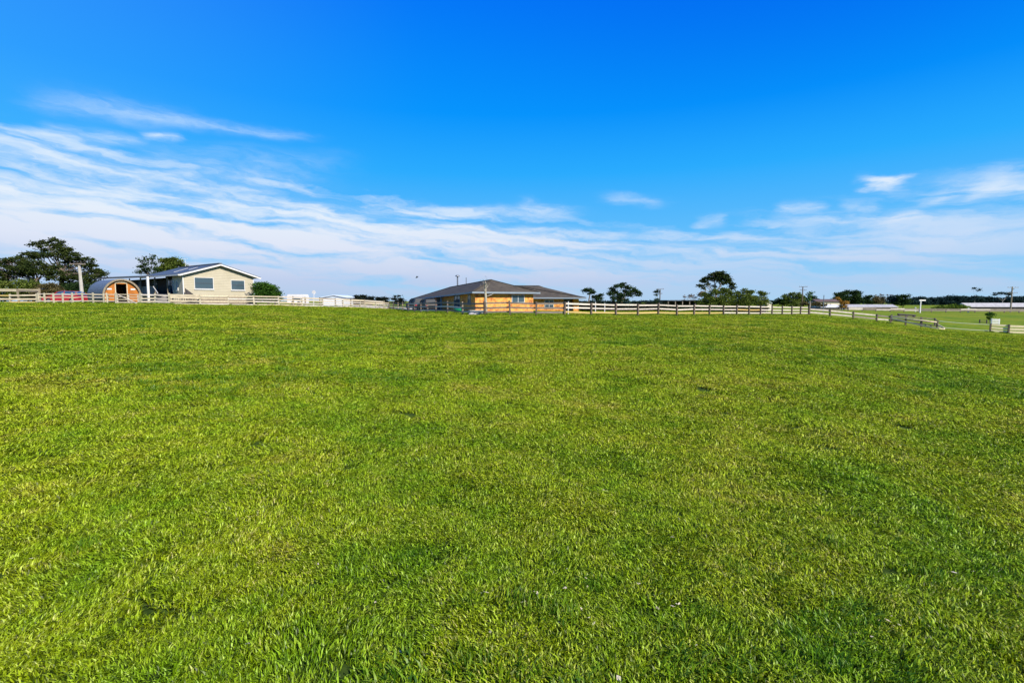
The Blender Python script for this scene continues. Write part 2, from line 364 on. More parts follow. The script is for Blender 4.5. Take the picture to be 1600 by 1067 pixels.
# ------------------------------------------------------------------ grass (stuff)
def grass_object():
    VV, FF, TI, VAR = [], [], [], []
    off = 0
    NV = 5
    for var in range(NV):
        nb = 1000 if var < 4 else 170
        Rr = .17 if var < 4 else .10
        rad = Rr * np.sqrt(nrg.random(nb)); ang = nrg.random(nb) * 2 * np.pi
        bx = rad * np.cos(ang); by = rad * np.sin(ang)
        comb = nrg.random() * 6.28
        ha = nrg.random(nb) * 2 * np.pi; lean = nrg.uniform(.3, 1.25, nb)
        L = nrg.uniform(.015, .034, nb) * (1 if var < 4 else 1.9); w = nrg.uniform(.0015, .0038, nb)
        lx, ly = np.cos(ha) * lean * L + .012 * math.cos(comb), np.sin(ha) * lean * L + .012 * math.sin(comb)
        wa = ha + np.pi / 2 + nrg.normal(0, .5, nb); wx, wy = np.cos(wa) * w, np.sin(wa) * w
        z0 = np.full(nb, -.008)
        p0 = np.stack([bx - wx, by - wy, z0], 1); p1 = np.stack([bx + wx, by + wy, z0], 1)
        h = L * np.sqrt(np.maximum(1 - np.minimum(lean, .95) ** 2 * .8, .1))
        m0 = np.stack([bx + lx * .35 - wx * .9, by + ly * .35 - wy * .9, h * .68], 1); m1 = np.stack([bx + lx * .35 + wx * .9, by + ly * .35 + wy * .9, h * .68], 1)
        tp = np.stack([bx + lx, by + ly, h], 1)
        v5 = np.stack([p0, p1, m1, m0, tp], 1).reshape(-1, 3)
        base = off + np.arange(nb)[:, None] * 5
        f = np.concatenate([base + np.array([[0, 1, 2]]), base + np.array([[0, 2, 3]]), base + np.array([[3, 2, 4]])], 1).reshape(-1, 3)
        VV.append(v5); FF.append(f); ti = nrg.random(nb); TI.append(np.repeat(ti, 5)); VAR.append(np.full(nb * 5, var)); off += nb * 5
    # ring by ring points
    pts, rot, scl, vr = [], [], [], []
    r = .5
    while r < 82:
        s = max(1.0, (r / 3.2) ** .68); step = .20 * s; half = R(72) if r > 7 else math.pi
        n = max(3, int(2 * half * r / step)); a = (np.arange(n) + nrg.random(n)) / n * 2 * half - half
        rj = r + nrg.uniform(-.5, .5, n) * step
        pts.append(np.stack([rj * np.sin(a), rj * np.cos(a)], 1)); scl.append(np.stack([np.full(n, s) * nrg.uniform(.85, 1.25, n), nrg.uniform(.7, 1.25, n) * s ** .42], 1))
        vr.append(nrg.integers(0, 4, n)); r += step * .88
    # longer tufts, in drifts
    n = 12000; a = nrg.uniform(-R(60), R(60), n); r_ = 1.5 + 75 * nrg.random(n) ** 1.15; X, Y = r_ * np.sin(a), r_ * np.cos(a)
    f = np.sin(.42 * X + 1.7 * np.sin(.31 * Y)) * np.sin(.5 * Y + 1.3 * np.sin(.37 * X + 2)) + .5 * np.sin(1.3 * X + 2 * np.sin(.9 * Y)) * np.sin(1.1 * Y + np.sin(1.6 * X))
    k = ((f > .38) | ((r_ > 12) & (f > .12) & (nrg.random(n) < .4))) & ((r_ > 9) | (nrg.random(n) < .12)); n = int(k.sum()); X, Y, r_ = X[k], Y[k], r_[k]
    s = np.maximum(.9, (r_ / 5) ** .55)
    pts.append(np.stack([X, Y], 1)); scl.append(np.stack([s * nrg.uniform(.8, 1.5, n), nrg.uniform(.75, 1.35, n) * s ** .5], 1)); vr.append(np.full(n, 4))
    q = np.array(FENCE_PTS); n = len(q); q = q + nrg.normal(0, .09, (n, 2)); pts.append(q); scl.append(np.stack([nrg.uniform(1.3, 2.4, n), nrg.uniform(2.2, 4.6, n)], 1)); vr.append(np.full(n, 4))
    P2 = np.concatenate(pts); S2 = np.concatenate(scl); V2 = np.concatenate(vr); N = len(P2)
    # keep blades off places behind the fence where there is yard or house
    R_ = .16 * S2[:, 0]; X_, Y_ = P2[:, 0], P2[:, 1]; h0 = hgt(X_, Y_)
    hollow = np.maximum(0, (hgt(X_ + R_, Y_) + hgt(X_ - R_, Y_) + hgt(X_, Y_ + R_) + hgt(X_, Y_ - R_)) / 4 - h0)
    P3 = np.concatenate([P2, (h0 + hollow * 1.25)[:, None] + .005 * S2[:, :1]], 1)
    Vb = np.concatenate(VV); Fb = np.concatenate(FF); nb = len(Vb)
    me = npmesh('grass', np.concatenate([Vb, P3]), Fb, [])
    def attr(nm, ty, arr):
        at_ = me.attributes.new(nm, ty, 'POINT'); at_.data.foreach_set('value', arr)
    z = np.zeros(N)
    attr('tint', 'FLOAT', np.concatenate([np.concatenate(TI), z]).astype(np.float32))
    attr('var', 'INT', np.concatenate([np.concatenate(VAR), V2]).astype(np.int32))
    attr('is_pt', 'FLOAT', np.concatenate([np.zeros(nb), z + 1]).astype(np.float32))
    attr('sxy', 'FLOAT', np.concatenate([np.ones(nb), S2[:, 0]]).astype(np.float32))
    attr('sz', 'FLOAT', np.concatenate([np.ones(nb), S2[:, 1]]).astype(np.float32))
    e_ = .12 * S2[:, 0]; gx = (hgt(P2[:, 0] + e_, P2[:, 1]) - hgt(P2[:, 0] - e_, P2[:, 1])) / (2 * e_); gy = (hgt(P2[:, 0], P2[:, 1] + e_) - hgt(P2[:, 0], P2[:, 1] - e_)) / (2 * e_)
    ro = nrg.random(N) * 6.283; nn = np.stack([-gx, -gy, np.ones(N)], 1); nn /= np.linalg.norm(nn, axis=1)[:, None]
    xx = np.stack([np.cos(ro), np.sin(ro), gx * np.cos(ro) + gy * np.sin(ro)], 1); xx /= np.linalg.norm(xx, axis=1)[:, None]; yy = np.cross(nn, xx)
    eu = np.stack([np.arctan2(yy[:, 2], nn[:, 2]), -np.arcsin(np.clip(xx[:, 2], -1, 1)), np.arctan2(xx[:, 1], xx[:, 0])], 1)
    at_ = me.attributes.new('rotv', 'FLOAT_VECTOR', 'POINT'); at_.data.foreach_set('vector', np.concatenate([np.zeros((nb, 3)), eu]).astype(np.float32).ravel())
    # material
    gm = bpy.data.materials.new('grass_blades'); gm.use_nodes = True; t = gm.node_tree; bb = NB(t); t.nodes.remove(t.nodes['Principled BSDF'])
    P, n1, n2, n3, col = pasture_nodes(bb, t, None, False)
    ta = bb.n('ShaderNodeAttribute', attribute_name='tint'); tn = ta.outputs['Fac']
    k = bb.m('ADD', .12, bb.m('MULTIPLY', tn, 1.68)); col = bb.mix(1.0, col, bb.vec(k, k, bb.m('MULTIPLY', k, k)), 'MULTIPLY')
    col = bb.mix(bb.m('MULTIPLY', bb.smooth(tn, .5, .9), .17), col, (.44, .50, .06, 1))
    straw = bb.m('MULTIPLY', bb.smooth(tn, .86, .95), bb.smooth(bb.m('ADD', bb.m('MULTIPLY', n2, .6), bb.m('MULTIPLY', n3, .5)), .42, .72))
    col = bb.mix(straw, col, (.42, .36, .13, 1))
    ta2 = bb.n('ShaderNodeAttribute', attribute_name='tuft'); col = bb.mix(bb.m('MULTIPLY', ta2.outputs['Fac'], .55), col, (.045, .15, .004, 1))
    df = bb.n('ShaderNodeBsdfDiffuse'); tr = bb.n('ShaderNodeBsdfTranslucent'); gl = bb.n('ShaderNodeBsdfGlossy'); gl.inputs['Roughness'].default_value = .45
    t.links.new(col, df.inputs[0]); t.links.new(col, tr.inputs[0]); gl.inputs[0].default_value = (.9, .95, .8, 1)
    m1 = bb.n('ShaderNodeMixShader'); m1.inputs[0].default_value = .24; t.links.new(df.outputs[0], m1.inputs[1]); t.links.new(tr.outputs[0], m1.inputs[2])
    m2 = bb.n('ShaderNodeMixShader'); m2.inputs[0].default_value = .02; t.links.new(m1.outputs[0], m2.inputs[1]); t.links.new(gl.outputs[0], m2.inputs[2])
    t.links.new(m2.outputs[0], t.nodes['Material Output'].inputs[0]); me.materials.append(gm)
    o = bpy.data.objects.new('grass', me); COL.objects.link(o); tag(o, 'short bright green pasture grass covering the paddock', 'grass', kind='stuff')
    # geometry nodes: scatter the small clumps over the points
    ng = bpy.data.node_groups.new('grass_scatter', 'GeometryNodeTree')
    ng.interface.new_socket('Geometry', in_out='INPUT', socket_type='NodeSocketGeometry'); ng.interface.new_socket('Geometry', in_out='OUTPUT', socket_type='NodeSocketGeometry')
    N_ = ng.nodes.new; Lk = ng.links.new
    gi = N_('NodeGroupInput'); go = N_('NodeGroupOutput')
    def na(name, ty='FLOAT'):
        q = N_('GeometryNodeInputNamedAttribute'); q.data_type = ty; q.inputs['Name'].default_value = name; return q.outputs['Attribute']
    sep = N_('GeometryNodeSeparateGeometry'); sep.domain = 'POINT'; Lk(gi.outputs[0], sep.inputs[0])
    cmp_ = N_('FunctionNodeCompare'); cmp_.data_type = 'FLOAT'; cmp_.operation = 'GREATER_THAN'; cmp_.inputs[1].default_value = .5; Lk(na('is_pt'), cmp_.inputs[0]); Lk(cmp_.outputs[0], sep.inputs['Selection'])
    m2p = N_('GeometryNodeMeshToPoints'); Lk(sep.outputs['Selection'], m2p.inputs['Mesh'])
    s2i = N_('GeometryNodeSplitToInstances'); s2i.domain = 'POINT'; Lk(sep.outputs['Inverted'], s2i.inputs[0]); Lk(na('var', 'INT'), s2i.inputs['Group ID'])
    iop = N_('GeometryNodeInstanceOnPoints'); Lk(m2p.outputs[0], iop.inputs['Points']); Lk(s2i.outputs['Instances'], iop.inputs['Instance'])
    iop.inputs['Pick Instance'].default_value = True; Lk(na('var', 'INT'), iop.inputs['Instance Index'])
    e2r = N_('FunctionNodeEulerToRotation'); Lk(na('rotv', 'FLOAT_VECTOR'), e2r.inputs[0]); Lk(e2r.outputs[0], iop.inputs['Rotation'])
    cs = N_('ShaderNodeCombineXYZ'); sxy = na('sxy'); Lk(sxy, cs.inputs[0]); Lk(sxy, cs.inputs[1]); Lk(na('sz'), cs.inputs[2]); Lk(cs.outputs[0], iop.inputs['Scale'])
    Lk(iop.outputs[0], go.inputs[0])
    # 'tuft' flag for colour
    at_ = me.attributes.new('tuft', 'FLOAT', 'POINT'); at_.data.foreach_set('value', np.concatenate([(np.concatenate(VAR) == 4) * 1.0, z]).astype(np.float32))
    md = o.modifiers.new('scatter', 'NODES'); md.node_group = ng
    print('grass points', N)
    return o
FENCE_PTS = []

M['litter'] = mat('pale_dry_leaf', (.62, .56, .42), (.42, .34, .2), 8, .8, world=True)
def litter():
    n = 300; r_ = 1.6 + 12 * nrg.random(n) ** 1.3; a = nrg.uniform(-1, 1, n); cl = nrg.integers(0, 60, n)
    ca, cr = nrg.uniform(-1, 1, 60), 1.6 + 12 * nrg.random(60) ** 1.2
    k = nrg.random(n) < .6; X = np.where(k, cr[cl] * np.sin(ca[cl]) + nrg.normal(0, .05, n), r_ * np.sin(a)); Y = np.where(k, cr[cl] * np.cos(ca[cl]) + nrg.normal(0, .05, n), r_ * np.cos(a))
    Z = hgt(X, Y) + .022; mb = MB()
    for x, y, z in zip(X, Y, Z):
        an = rng.uniform(0, 6.28); L = rng.uniform(.006, .018); w_ = L * rng.uniform(.3, .7); d_ = Vector((math.cos(an), math.sin(an), rng.uniform(-.3, .5))) * L; e_ = Vector((-math.sin(an), math.cos(an), rng.uniform(-.3, .3))) * w_; q = Vector((x, y, z))
        mb.quad(q - d_, q - d_ * .2 + e_, q + d_, q - d_ * .1 - e_)
    tag(obj('dry_leaves', mb, M['litter']), 'tiny pale dry leaf flecks lying in the near grass', 'leaf litter', kind='stuff')
litter()

# ------------------------------------------------------------------ fences
def fence(label, posts, H, rails, postm, railms, side=1, group=None, pw=.14, rh=.14, rail_skip=0.0, name='rail_fence', lean=.02, rthick=.04, railpick=None):
    pts = [gp(px, Y) for px, Y in posts]
    root = thing(name, pts[0], label, 'fence', group)
    for p in pts:
        if math.hypot(p.x, p.y) < 95: FENCE_PTS.extend([(p.x + rng.gauss(0, .12), p.y + rng.gauss(0, .12)) for _ in range(5)])
    for a_, b_ in zip(pts[:-1], pts[1:]):
        if math.hypot(a_.x, a_.y) < 95:
            for k in range(int((b_ - a_).length / .3)):
                if rng.random() < .7: q = a_.lerp(b_, rng.random()); FENCE_PTS.append((q.x, q.y))
    for i, p in enumerate(pts):
        q = pts[min(i + 1, len(pts) - 1)] - pts[max(i - 1, 0)]; rz = math.atan2(q.y, q.x)
        h = H * rng.uniform(.98, 1.07)
        mb = MB().box(p + Vector((0, 0, h / 2 - .15)), (pw, pw, h + .3), rz, (rng.gauss(0, lean), rng.gauss(0, lean)))
        obj('post', mb, postm if not isinstance(postm, list) else rng.choice(postm), root)
    for i in range(len(pts) - 1):
        a, c_ = pts[i], pts[i + 1]; d_ = (c_ - a); nrm = Vector((-d_.y, d_.x, 0)).normalized()
        if nrm.y < 0: nrm = -nrm
        off = nrm * side * (pw / 2 + rthick / 2 + .003)
        for k, z in enumerate(rails):
            if rng.random() < rail_skip: continue
            j0, j1 = rng.gauss(0, .015), rng.gauss(0, .015)
            g = d_.normalized() * .004
            mb = MB().beam(a + off + g + Vector((0, 0, z * H + j0)), c_ + off - g + Vector((0, 0, z * H + j1)), rthick, rh * rng.uniform(.9, 1.05))
            obj('rail', mb, railpick(i, k) if railpick else rng.choice(railms), root)
    return root
R3 = (.27, .58, .89)
# left: yellowed rails, then the close-set posts, the gate, and the long pale run
fence('yellowed post and rail fence at the far left edge, left of the red car', [(-70, 51.5), (-30, 51.5), (16, 51.5), (58, 51.5)], .98, (.14, .46, .84), M['post_pale'], [M['yellow_rail'], M['cream_rail']], -1, pw=.12, rh=.15)
fence('taller grey two rail fence standing behind the yellowed fence at the far left', [(-60, 60), (-15, 60), (29, 60), (62.5, 60)], 1.68, (.86, .96), M['post_mid'], [M['grey_rail'], M['cream_rail']], 1, pw=.14, rh=.13, rail_skip=0)
fence('pale fence of closely spaced posts in front of the red car', [(60, 52), (70, 52), (84, 52), (98.5, 52), (113.5, 52), (129.3, 52), (145.8, 52), (162.4, 52), (167.5, 52.2)], 1.08, (.28, .62, .92), M['post_pale'], [M['cream_rail'], M['white_rail']], 1, pw=.11, rh=.10)
fence('short pale fence panel left of the gate in front of the barrel cabin', [(168.5, 52.6), (180.5, 52.6)], 1.05, (.3, .62, .95), M['post_pale'], [M['cream_rail']], -1, pw=.1, rh=.09)
# gate
def gate():
    a, c_ = gp(184, 52.4), gp(216, 52.4); root = thing('farm_gate', a, 'small timber gate with diagonal brace in front of the barrel cabin', 'gate')
    d_ = (c_ - a)
    for nm, p in (('post', gp(181.6, 52.4)), ('post', gp(219.2, 52.4))): obj(nm, MB().box(p + Vector((0, 0, .5)), (.14, .14, 1.3)), M['post_pale'], root)
    for f_ in (0, .55, 1): obj('stile', MB().box(a + d_ * f_ + Vector((0, 0, .56)), (.09, .05, .98)), M['white_rail'], root)
    for z in (.2, .48, .74, 1.0): obj('rail', MB().beam(a + Vector((0, -.05, z)), c_ + Vector((0, -.05, z)), .035, .08), M['cream_rail'], root)
    obj('brace', MB().beam(a + Vector((.1, -.09, .98)), c_ + Vector((-.1, -.09, .12)), .03, .09), M['white_rail'], root)
gate()
fence('weathered pale three rail fence between the barrel cabin and the picket section', [(221.5, 52.4), (243, 52.4), (264.5, 52.4)], 1.05, (.27, .56, .9), M['post_pale'], [M['cream_rail'], M['white_rail']], -1)
# picket section behind
def pickets():
    a, c_ = gp(266, 53.6), gp(313, 53.8); root = thing('picket_fence', a, 'rough fence section with close upright pickets in front of the verandah steps', 'fence'); d_ = c_ - a
    for z in (.35, .9): obj('rail', MB().beam(a + Vector((0, -.03, z)), c_ + Vector((0, -.03, z)), .04, .11), M['cream_rail'], root)
    for k in range(17):
        p = a + d_ * (k + .5) / 17; h = rng.uniform(.85, 1.08)
        obj('picket', MB().box(p + Vector((0, .03, h / 2)), (rng.uniform(.07, .11), .025, h), 0, (0, rng.gauss(0, .05))), rng.choice([M['cream_rail'], M['grey_rail'], M['post_mid']]), root)
pickets()
fence('long pale four rail fence running from the weatherboard house to the back corner', [(264.5, 52.6), (313, 53.2), (356.6, 54.6), (396.5, 56), (435, 58), (471.5, 61), (504, 65), (535.7, 69), (562.5, 74), (587, 79), (606.7, 84)],
      1.12, (.14, .40, .67, .93), M['post_pale'], [M['cream_rail'], M['white_rail'], M['cream_rail'], M['white_rail']], -1, rh=.13, pw=.15)
fence('second pale fence seen through the gaps of the long left fence', [(400, 66), (430, 68), (458, 71), (477, 74), (500, 77), (524, 80), (548, 84), (570, 88), (600, 92)], 1.3, (.3, .62, .92), M['post_mid'], [M['cream_rail'], M['white_rail'], M['grey_rail']], 1, rh=.16)
# middle: fence running back beside the brick house
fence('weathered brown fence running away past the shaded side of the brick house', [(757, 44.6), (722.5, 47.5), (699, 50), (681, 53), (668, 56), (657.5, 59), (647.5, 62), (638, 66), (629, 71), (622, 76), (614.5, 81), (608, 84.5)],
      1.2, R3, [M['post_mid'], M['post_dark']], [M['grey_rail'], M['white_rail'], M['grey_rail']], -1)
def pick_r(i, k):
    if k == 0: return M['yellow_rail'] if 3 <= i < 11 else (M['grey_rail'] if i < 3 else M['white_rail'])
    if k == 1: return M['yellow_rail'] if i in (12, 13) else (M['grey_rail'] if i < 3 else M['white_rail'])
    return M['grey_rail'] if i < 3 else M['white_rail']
P0, P1 = Vector((4.55, 44)), Vector((40.4, 70)); rp = []
for px in (882.5, 924, 962.5, 997, 1029, 1058, 1085, 1109, 1131, 1152, 1171, 1189, 1207, 1223, 1238, 1251.5, 1264.3):
    t_ = (px - 800) / FPX; s_ = (t_ * P0.y - P0.x) / ((P1.x - P0.x) - t_ * (P1.y - P0.y)); rp.append((px, P0.y + s_ * (P1.y - P0.y)))
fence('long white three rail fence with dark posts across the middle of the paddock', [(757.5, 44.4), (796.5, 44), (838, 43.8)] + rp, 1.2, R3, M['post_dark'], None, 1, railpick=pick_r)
fence('dark post and rail fence dropping downhill to the right of the white fence', [(1265.5, 70.5), (1298, 71), (1334.7, 71.5), (1371.6, 72), (1393, 72)], 1.12, (.42, .82), M['post_dark'], [M['grey_rail'], M['white_rail'], M['white_rail']], 1, rh=.19)
def pen():
    A, B_ = gp(1393.8, 71.5), gp(1467, 69.5); root = thing('stock_pen', A, 'low weathered timber stock pen with bowed rails at the end of the dark fence', 'pen')
    def arc(p, q, bow, z0, z1, dz, n=8, m_=None, w=.05, h=.13):
        prev = None
        mb = MB()
        for i in range(n + 1):
            s = i / n; pt = p.lerp(q, s); bw = 4 * s * (1 - s) * bow; pt = Vector((pt.x, pt.y - bw, 0)); pt.z = gz(pt.x, pt.y) + z0 + (z1 - z0) * s + 4 * s * (1 - s) * dz
            if prev is not None: mb.beam(prev, pt, w, h)
            prev = pt
        return mb
    obj('rail', arc(A, B_, 4.2, .75, .5, -.55, w=.08, h=.17), M['cream_rail'], root); obj('rail', arc(A, B_, 1.0, 1.0, .85, 0, w=.12, h=.16), M['cream_rail'], root)
    A2, B2 = gp(1399, 79), gp(1463, 77)
    obj('rail', arc(A2, B2, 0, .95, .95, 0), M['grey_rail'], root); obj('rail', arc(A2, B2, 0, .45, .45, 0), M['dark_timber_and_shade'], root); obj('rail', arc(A, B_, 1.2, .5, .35, 0), M['dark_timber_and_shade'], root)
    for p in (gp(1395, 79), gp(1417, 78.6), gp(1441, 78), gp(1463, 77), gp(1417, 70.4), gp(1442, 69.6), gp(1467, 69.4)):
        obj('post', MB().box(p + Vector((0, 0, .45)), (.15, .15, 1.3)), M['post_dark'], root)
    obj('gate_rail', MB().beam(B_ + Vector((0, 0, .95)), B2 + Vector((0, 0, .95)), .05, .13), M['grey_rail'], root)
    obj('gate_rail', MB().beam(B_ + Vector((0, 0, .45)), B2 + Vector((0, 0, .45)), .05, .13), M['grey_rail'], root)
pen()
def wires():
    a, c_ = gp(1469, 69.4), gp(1549, 67.6); root = thing('wire_gate', a, 'two thin white electric fence wires between the pen and the cream fence', 'wire fence')
    for z in (.2, 1.0):
        obj('wire', MB().tube([a.lerp(c_, s) + Vector((0, 0, z - .25 * s * (1 - s))) for s in (0, .25, .5, .75, 1)], [.022] * 5, 5), M['white_paint'], root)
wires()
fence('cream three rail fence at the right edge of the paddock', [(1550.5, 67.6), (1579.5, 66.8), (1616, 66), (1655, 65)], 1.18, (.2, .52, .84), M['post_dark'], [M['bright_cream']], 1, rh=.25, pw=.16)
fence('distant pale rail fence crossing the far green field on the right', [(px, 158) for px in (1326, 1348, 1369.5, 1391.5, 1413.5, 1435.5, 1456.5, 1479, 1501.5, 1524.5, 1547.5, 1570.5, 1593.5, 1617, 1640)], 1.15, (.5, .85), M['post_dark'], [M['white_rail'], M['grey_rail'], M['grey_rail']], -1, rh=.36, pw=.22, rthick=.06)
for px, Y, h in ((888, 47.5, 1.2), (930.5, 56, 1.25), (945, 60, 1.15)):
    p = gp(px, Y); lab = {888: 'short white post just right of the brick house, tight behind the white fence', 930.5: 'white post behind the fence below the small umbrella tree', 945: 'slim white post between the two small trees and the round tree'}[px]
    mb = MB().tube([p - Vector((0, 0, .2)), p + Vector((0, 0, h)), p + Vector((0, 0, h + .05))], [.055, .05, .02], 8)
    o = obj('marker_post', mb, M['white_paint'], org=p); tag(o, lab, 'post', 'white posts behind the middle fence')

# ------------------------------------------------------------------ weatherboard house
def frame_xy(o, ex, ey): return lambda a, c_, z: Vector((o[0] + ex[0] * a + ey[0] * c_, o[1] + ex[1] * a + ey[1] * c_, z))
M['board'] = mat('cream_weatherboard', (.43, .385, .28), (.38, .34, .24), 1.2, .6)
# weatherboard laps: horizontal ridges
t = M['board'].node_tree; bb = NB(t); tcx = bb.n('ShaderNodeNewGeometry'); sp = bb.n('ShaderNodeSeparateXYZ'); t.links.new(tcx.outputs['Position'], sp.inputs[0])
fr = bb.m('FRACT', bb.m('MULTIPLY', sp.outputs[2], 5.0)); bn = bb.n('ShaderNodeBump'); bn.inputs['Strength'].default_value = 1; bn.inputs['Distance'].default_value = .02
t.links.new(fr, bn.inputs['Height']); bn.invert = True; t.links.new(bn.outputs[0], t.nodes['Principled BSDF'].inputs['Normal'])
M['roof_iron'] = mat('blue_grey_iron_roof', (.075, .085, .10), (.05, .058, .07), .8, .45, spec=.5)
t = M['roof_iron'].node_tree; bb = NB(t); tcx = bb.n('ShaderNodeNewGeometry'); sp = bb.n('ShaderNodeSeparateXYZ'); t.links.new(tcx.outputs['Position'], sp.inputs[0])
wv = bb.m('SINE', bb.m('MULTIPLY', bb.m('ADD', bb.m('MULTIPLY', sp.outputs[0], .79), bb.m('MULTIPLY', sp.outputs[1], -.61)), 16.0)); bn = bb.n('ShaderNodeBump'); bn.inputs['Distance'].default_value = .02
t.links.new(wv, bn.inputs['Height']); t.links.new(bn.outputs[0], t.nodes['Principled BSDF'].inputs['Normal'])
M['trim_white'] = mat('white_trim', (.62, .61, .58), (.55, .54, .52), 2, .5)
M['frame_grey'] = mat('dark_window_frame', (.07, .08, .1), (.05, .06, .07), 2, .5)
M['deck'] = mat('grey_deck_timber', (.2, .19, .19), (.12, .11, .11), 2, .8)

def window(parent, o, ex, up, w, h, n, hbars=1, vbars=0, frame=None, depth=.07, sash=None, gl=None):
    """o = lower left corner on the wall, ex/up unit vectors, n = outward"""
    o, ex, up, n = map(Vector, (o, ex, up, n)); fw = .06
    mb = MB()
    mb.obox(o - ex * fw - up * fw - n * .03, ex * (w + 2 * fw), n * (depth + .03), up * fw)
    mb.obox(o - ex * fw + up * h - n * .03, ex * (w + 2 * fw), n * (depth + .03), up * fw)
    mb.obox(o - ex * fw - n * .03, ex * fw, n * (depth + .03), up * h); mb.obox(o + ex * w - n * .03, ex * fw, n * (depth + .03), up * h)
    wf = obj('window', mb, frame or M['trim_white'], parent)
    obj('pane', MB().obox(o + n * .012, ex * w, n * .01, up * h), gl or M['glass'], wf)
    mb = MB()
    for k in range(hbars): mb.obox(o + up * (h * (k + 1) / (hbars + 1) - .03) + n * .024, ex * w, n * .03, up * .06)
    for k in range(vbars): mb.obox(o + ex * (w * (k + 1) / (vbars + 1) - .03) + n * .024, ex * .06, n * .034, up * h)
    if mb.v: obj('glazing_bar', mb, sash or M['frame_grey'], wf)
    return wf

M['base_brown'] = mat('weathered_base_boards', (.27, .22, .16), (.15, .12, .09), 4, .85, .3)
def weatherboard_house():
    Cc = (-39.0, 61.0); e = (.61, .7924); r = (-.7924, .61); w = 8.3; g0 = gz(-39, 62) - .15
    T = frame_xy(Cc, e, r); ez = 4.62; az_ = 5.9; up = Vector((0, 0, 1)); E = Vector((*e, 0)); Rr = Vector((*r, 0)); nf = -Rr
    root = thing('weatherboard_house', T(w / 2, 6, g0 + .1), 'cream weatherboard house with blue grey gabled iron roof and long verandah', 'house')
    # gable wall block (front 3 m full depth wall on the verandah side, then verandah recess)
    poly = [T(0, 0, g0), T(w, 0, g0), T(w, 0, ez), T(w / 2, 0, az_ - .02), T(0, 0, ez)]
    obj('wall', MB().prism(poly, Rr * 3.1), M['board'], root)
    obj('wall', MB().prism([T(2.3, 3.11, g0), T(w, 3.11, g0), T(w, 3.11, ez), T(w / 2, 3.11, az_ - .04), T(2.3, 3.11, ez + .3)], Rr * 9), M['dark_timber_and_shade'], root)  # pale wall coloured dark: deep verandah shade is put into the material
    obj('wall', MB().obox(T(2.3, 12.12, g0), E * 5, Rr * 17, up * (ez - g0)), M['dark_timber_and_shade'], root)  # long back wall, verandah shade painted in by the dark colour
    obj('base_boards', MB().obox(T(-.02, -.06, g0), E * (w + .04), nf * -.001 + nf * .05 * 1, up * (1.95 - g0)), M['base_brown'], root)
    # main roof: two slopes, overhang .55
    ov = .5; th_ = .14; sl = (az_ - ez) / (w / 2)
    L = 12.4
    def slope(a0, z0, a1, z1, c0, c1): return MB().prism([T(a0, c0, z0), T(a1, c0, z1), T(a1, c0, z1 + th_), T(a0, c0, z0 + th_)], Rr * (c1 - c0))
    obj('roof', slope(-ov, ez - sl * ov + .06, w / 2, az_ + .06, -.45, L), M['roof_iron'], root)
    obj('roof', slope(w / 2 + .003, az_ + .06, w + ov + .3, ez - sl * (ov + .3) + .06, -.45, L), M['roof_iron'], root)
    obj('ridge_cap', MB().beam(T(w / 2, -.47, az_ + .24), T(w / 2, L, az_ + .24), .4, .05), M['steel_grey'], root)
    for (a0, z0, a1, z1) in ((-ov, ez - sl * ov + .03, w / 2, az_ + .03), (w / 2, az_ + .03, w + ov + .3, ez - sl * (ov + .3) + .03)):
        obj('bargeboard', MB().beam(T(a0, -.475, z0), T(a1, -.475, z1), .04, .17), M['trim_white'], root)
    obj('gutter', MB().obox(T(-ov - .12, -.45, ez - sl * ov - .02), E * .11, Rr * (L + .4), up * .15), M['trim_white'], root)
    # verandah roof, long and low
    obj('verandah_roof', MB().prism([T(-ov - .3, 8.6, ez - .02), T(6.9, 8.6, ez + .62), T(6.9, 8.6, ez + .72), T(-ov - .3, 8.6, ez + .09)], Rr * 21.5 + up * .32), M['roof_iron'], root)
    obj('fascia', MB().obox(T(-ov - .33, 8.6, ez - .14), E * .03, Rr * 21.5 + up * .3, up * .2), M['deck'], root)
    # floor and posts
    fl = 2.35
    obj('verandah_deck', MB().obox(T(-.2, 3.2, fl - .2), E * 2.45, Rr * 26, up * .2), M['deck'], root)
    obj('subfloor', MB().obox(T(.1, 3.3, g0), E * .06, Rr * 25.6, up * (fl - .21 - g0)), M['deck'], root)
    for c_, m_, ww, zb in ((3.9, M['post_mid'], .10, fl), (8.0, M['post_mid'], .13, fl), (8.7, M['trim_white'], .24, g0), (13.2, M['grey_rail'], .12, fl), (17.5, M['grey_rail'], .12, fl), (22, M['grey_rail'], .12, fl), (27, M['grey_rail'], .12, fl)):
        obj('verandah_post', MB().box(T(-.86 if ww > .2 else -.28, c_, (ez - .05 + zb) / 2), (ww, ww, ez - .05 - zb), math.atan2(e[1], e[0])), m_, root)
    obj('balustrade', MB().obox(T(-.05, 8.9, fl + .02), E * .04, Rr * 19, up * .86), M['deck'], root)
    obj('handrail', MB().obox(T(-.12, 8.9, fl + .93), E * .14, Rr * 19, up * .07), M['white_rail'], root)
    # steps and slanted rail
    for k in range(5): obj('step', MB().obox(T(-.2 - .3 * (k + 1), 4.6, fl - .22 * (k + 1)), E * .3, Rr * 2.4, up * .06), M['deck'], root)
    obj('stair_rail', MB().beam(T(-.6, 7.7, fl + .95), T(-.9, 5.3, fl + .05), .06, .11), M['trim_white'], root)
    obj('stair_stringer', MB().prism([T(-.2, 4.55, g0 + .3), T(-1.9, 4.55, g0 + .3), T(-.2, 4.55, fl)], Rr * -.05), M['deck'], root)
    # dark stair side against the gable corner
    obj('stair_side', MB().prism([T(-.03, -.62, g0 + .4), T(2.0, -.62, g0 + .4), T(-.03, -.62, 3.0)], nf * .05), M['dark_timber_and_shade'], root)
    # gable windows
    n = nf
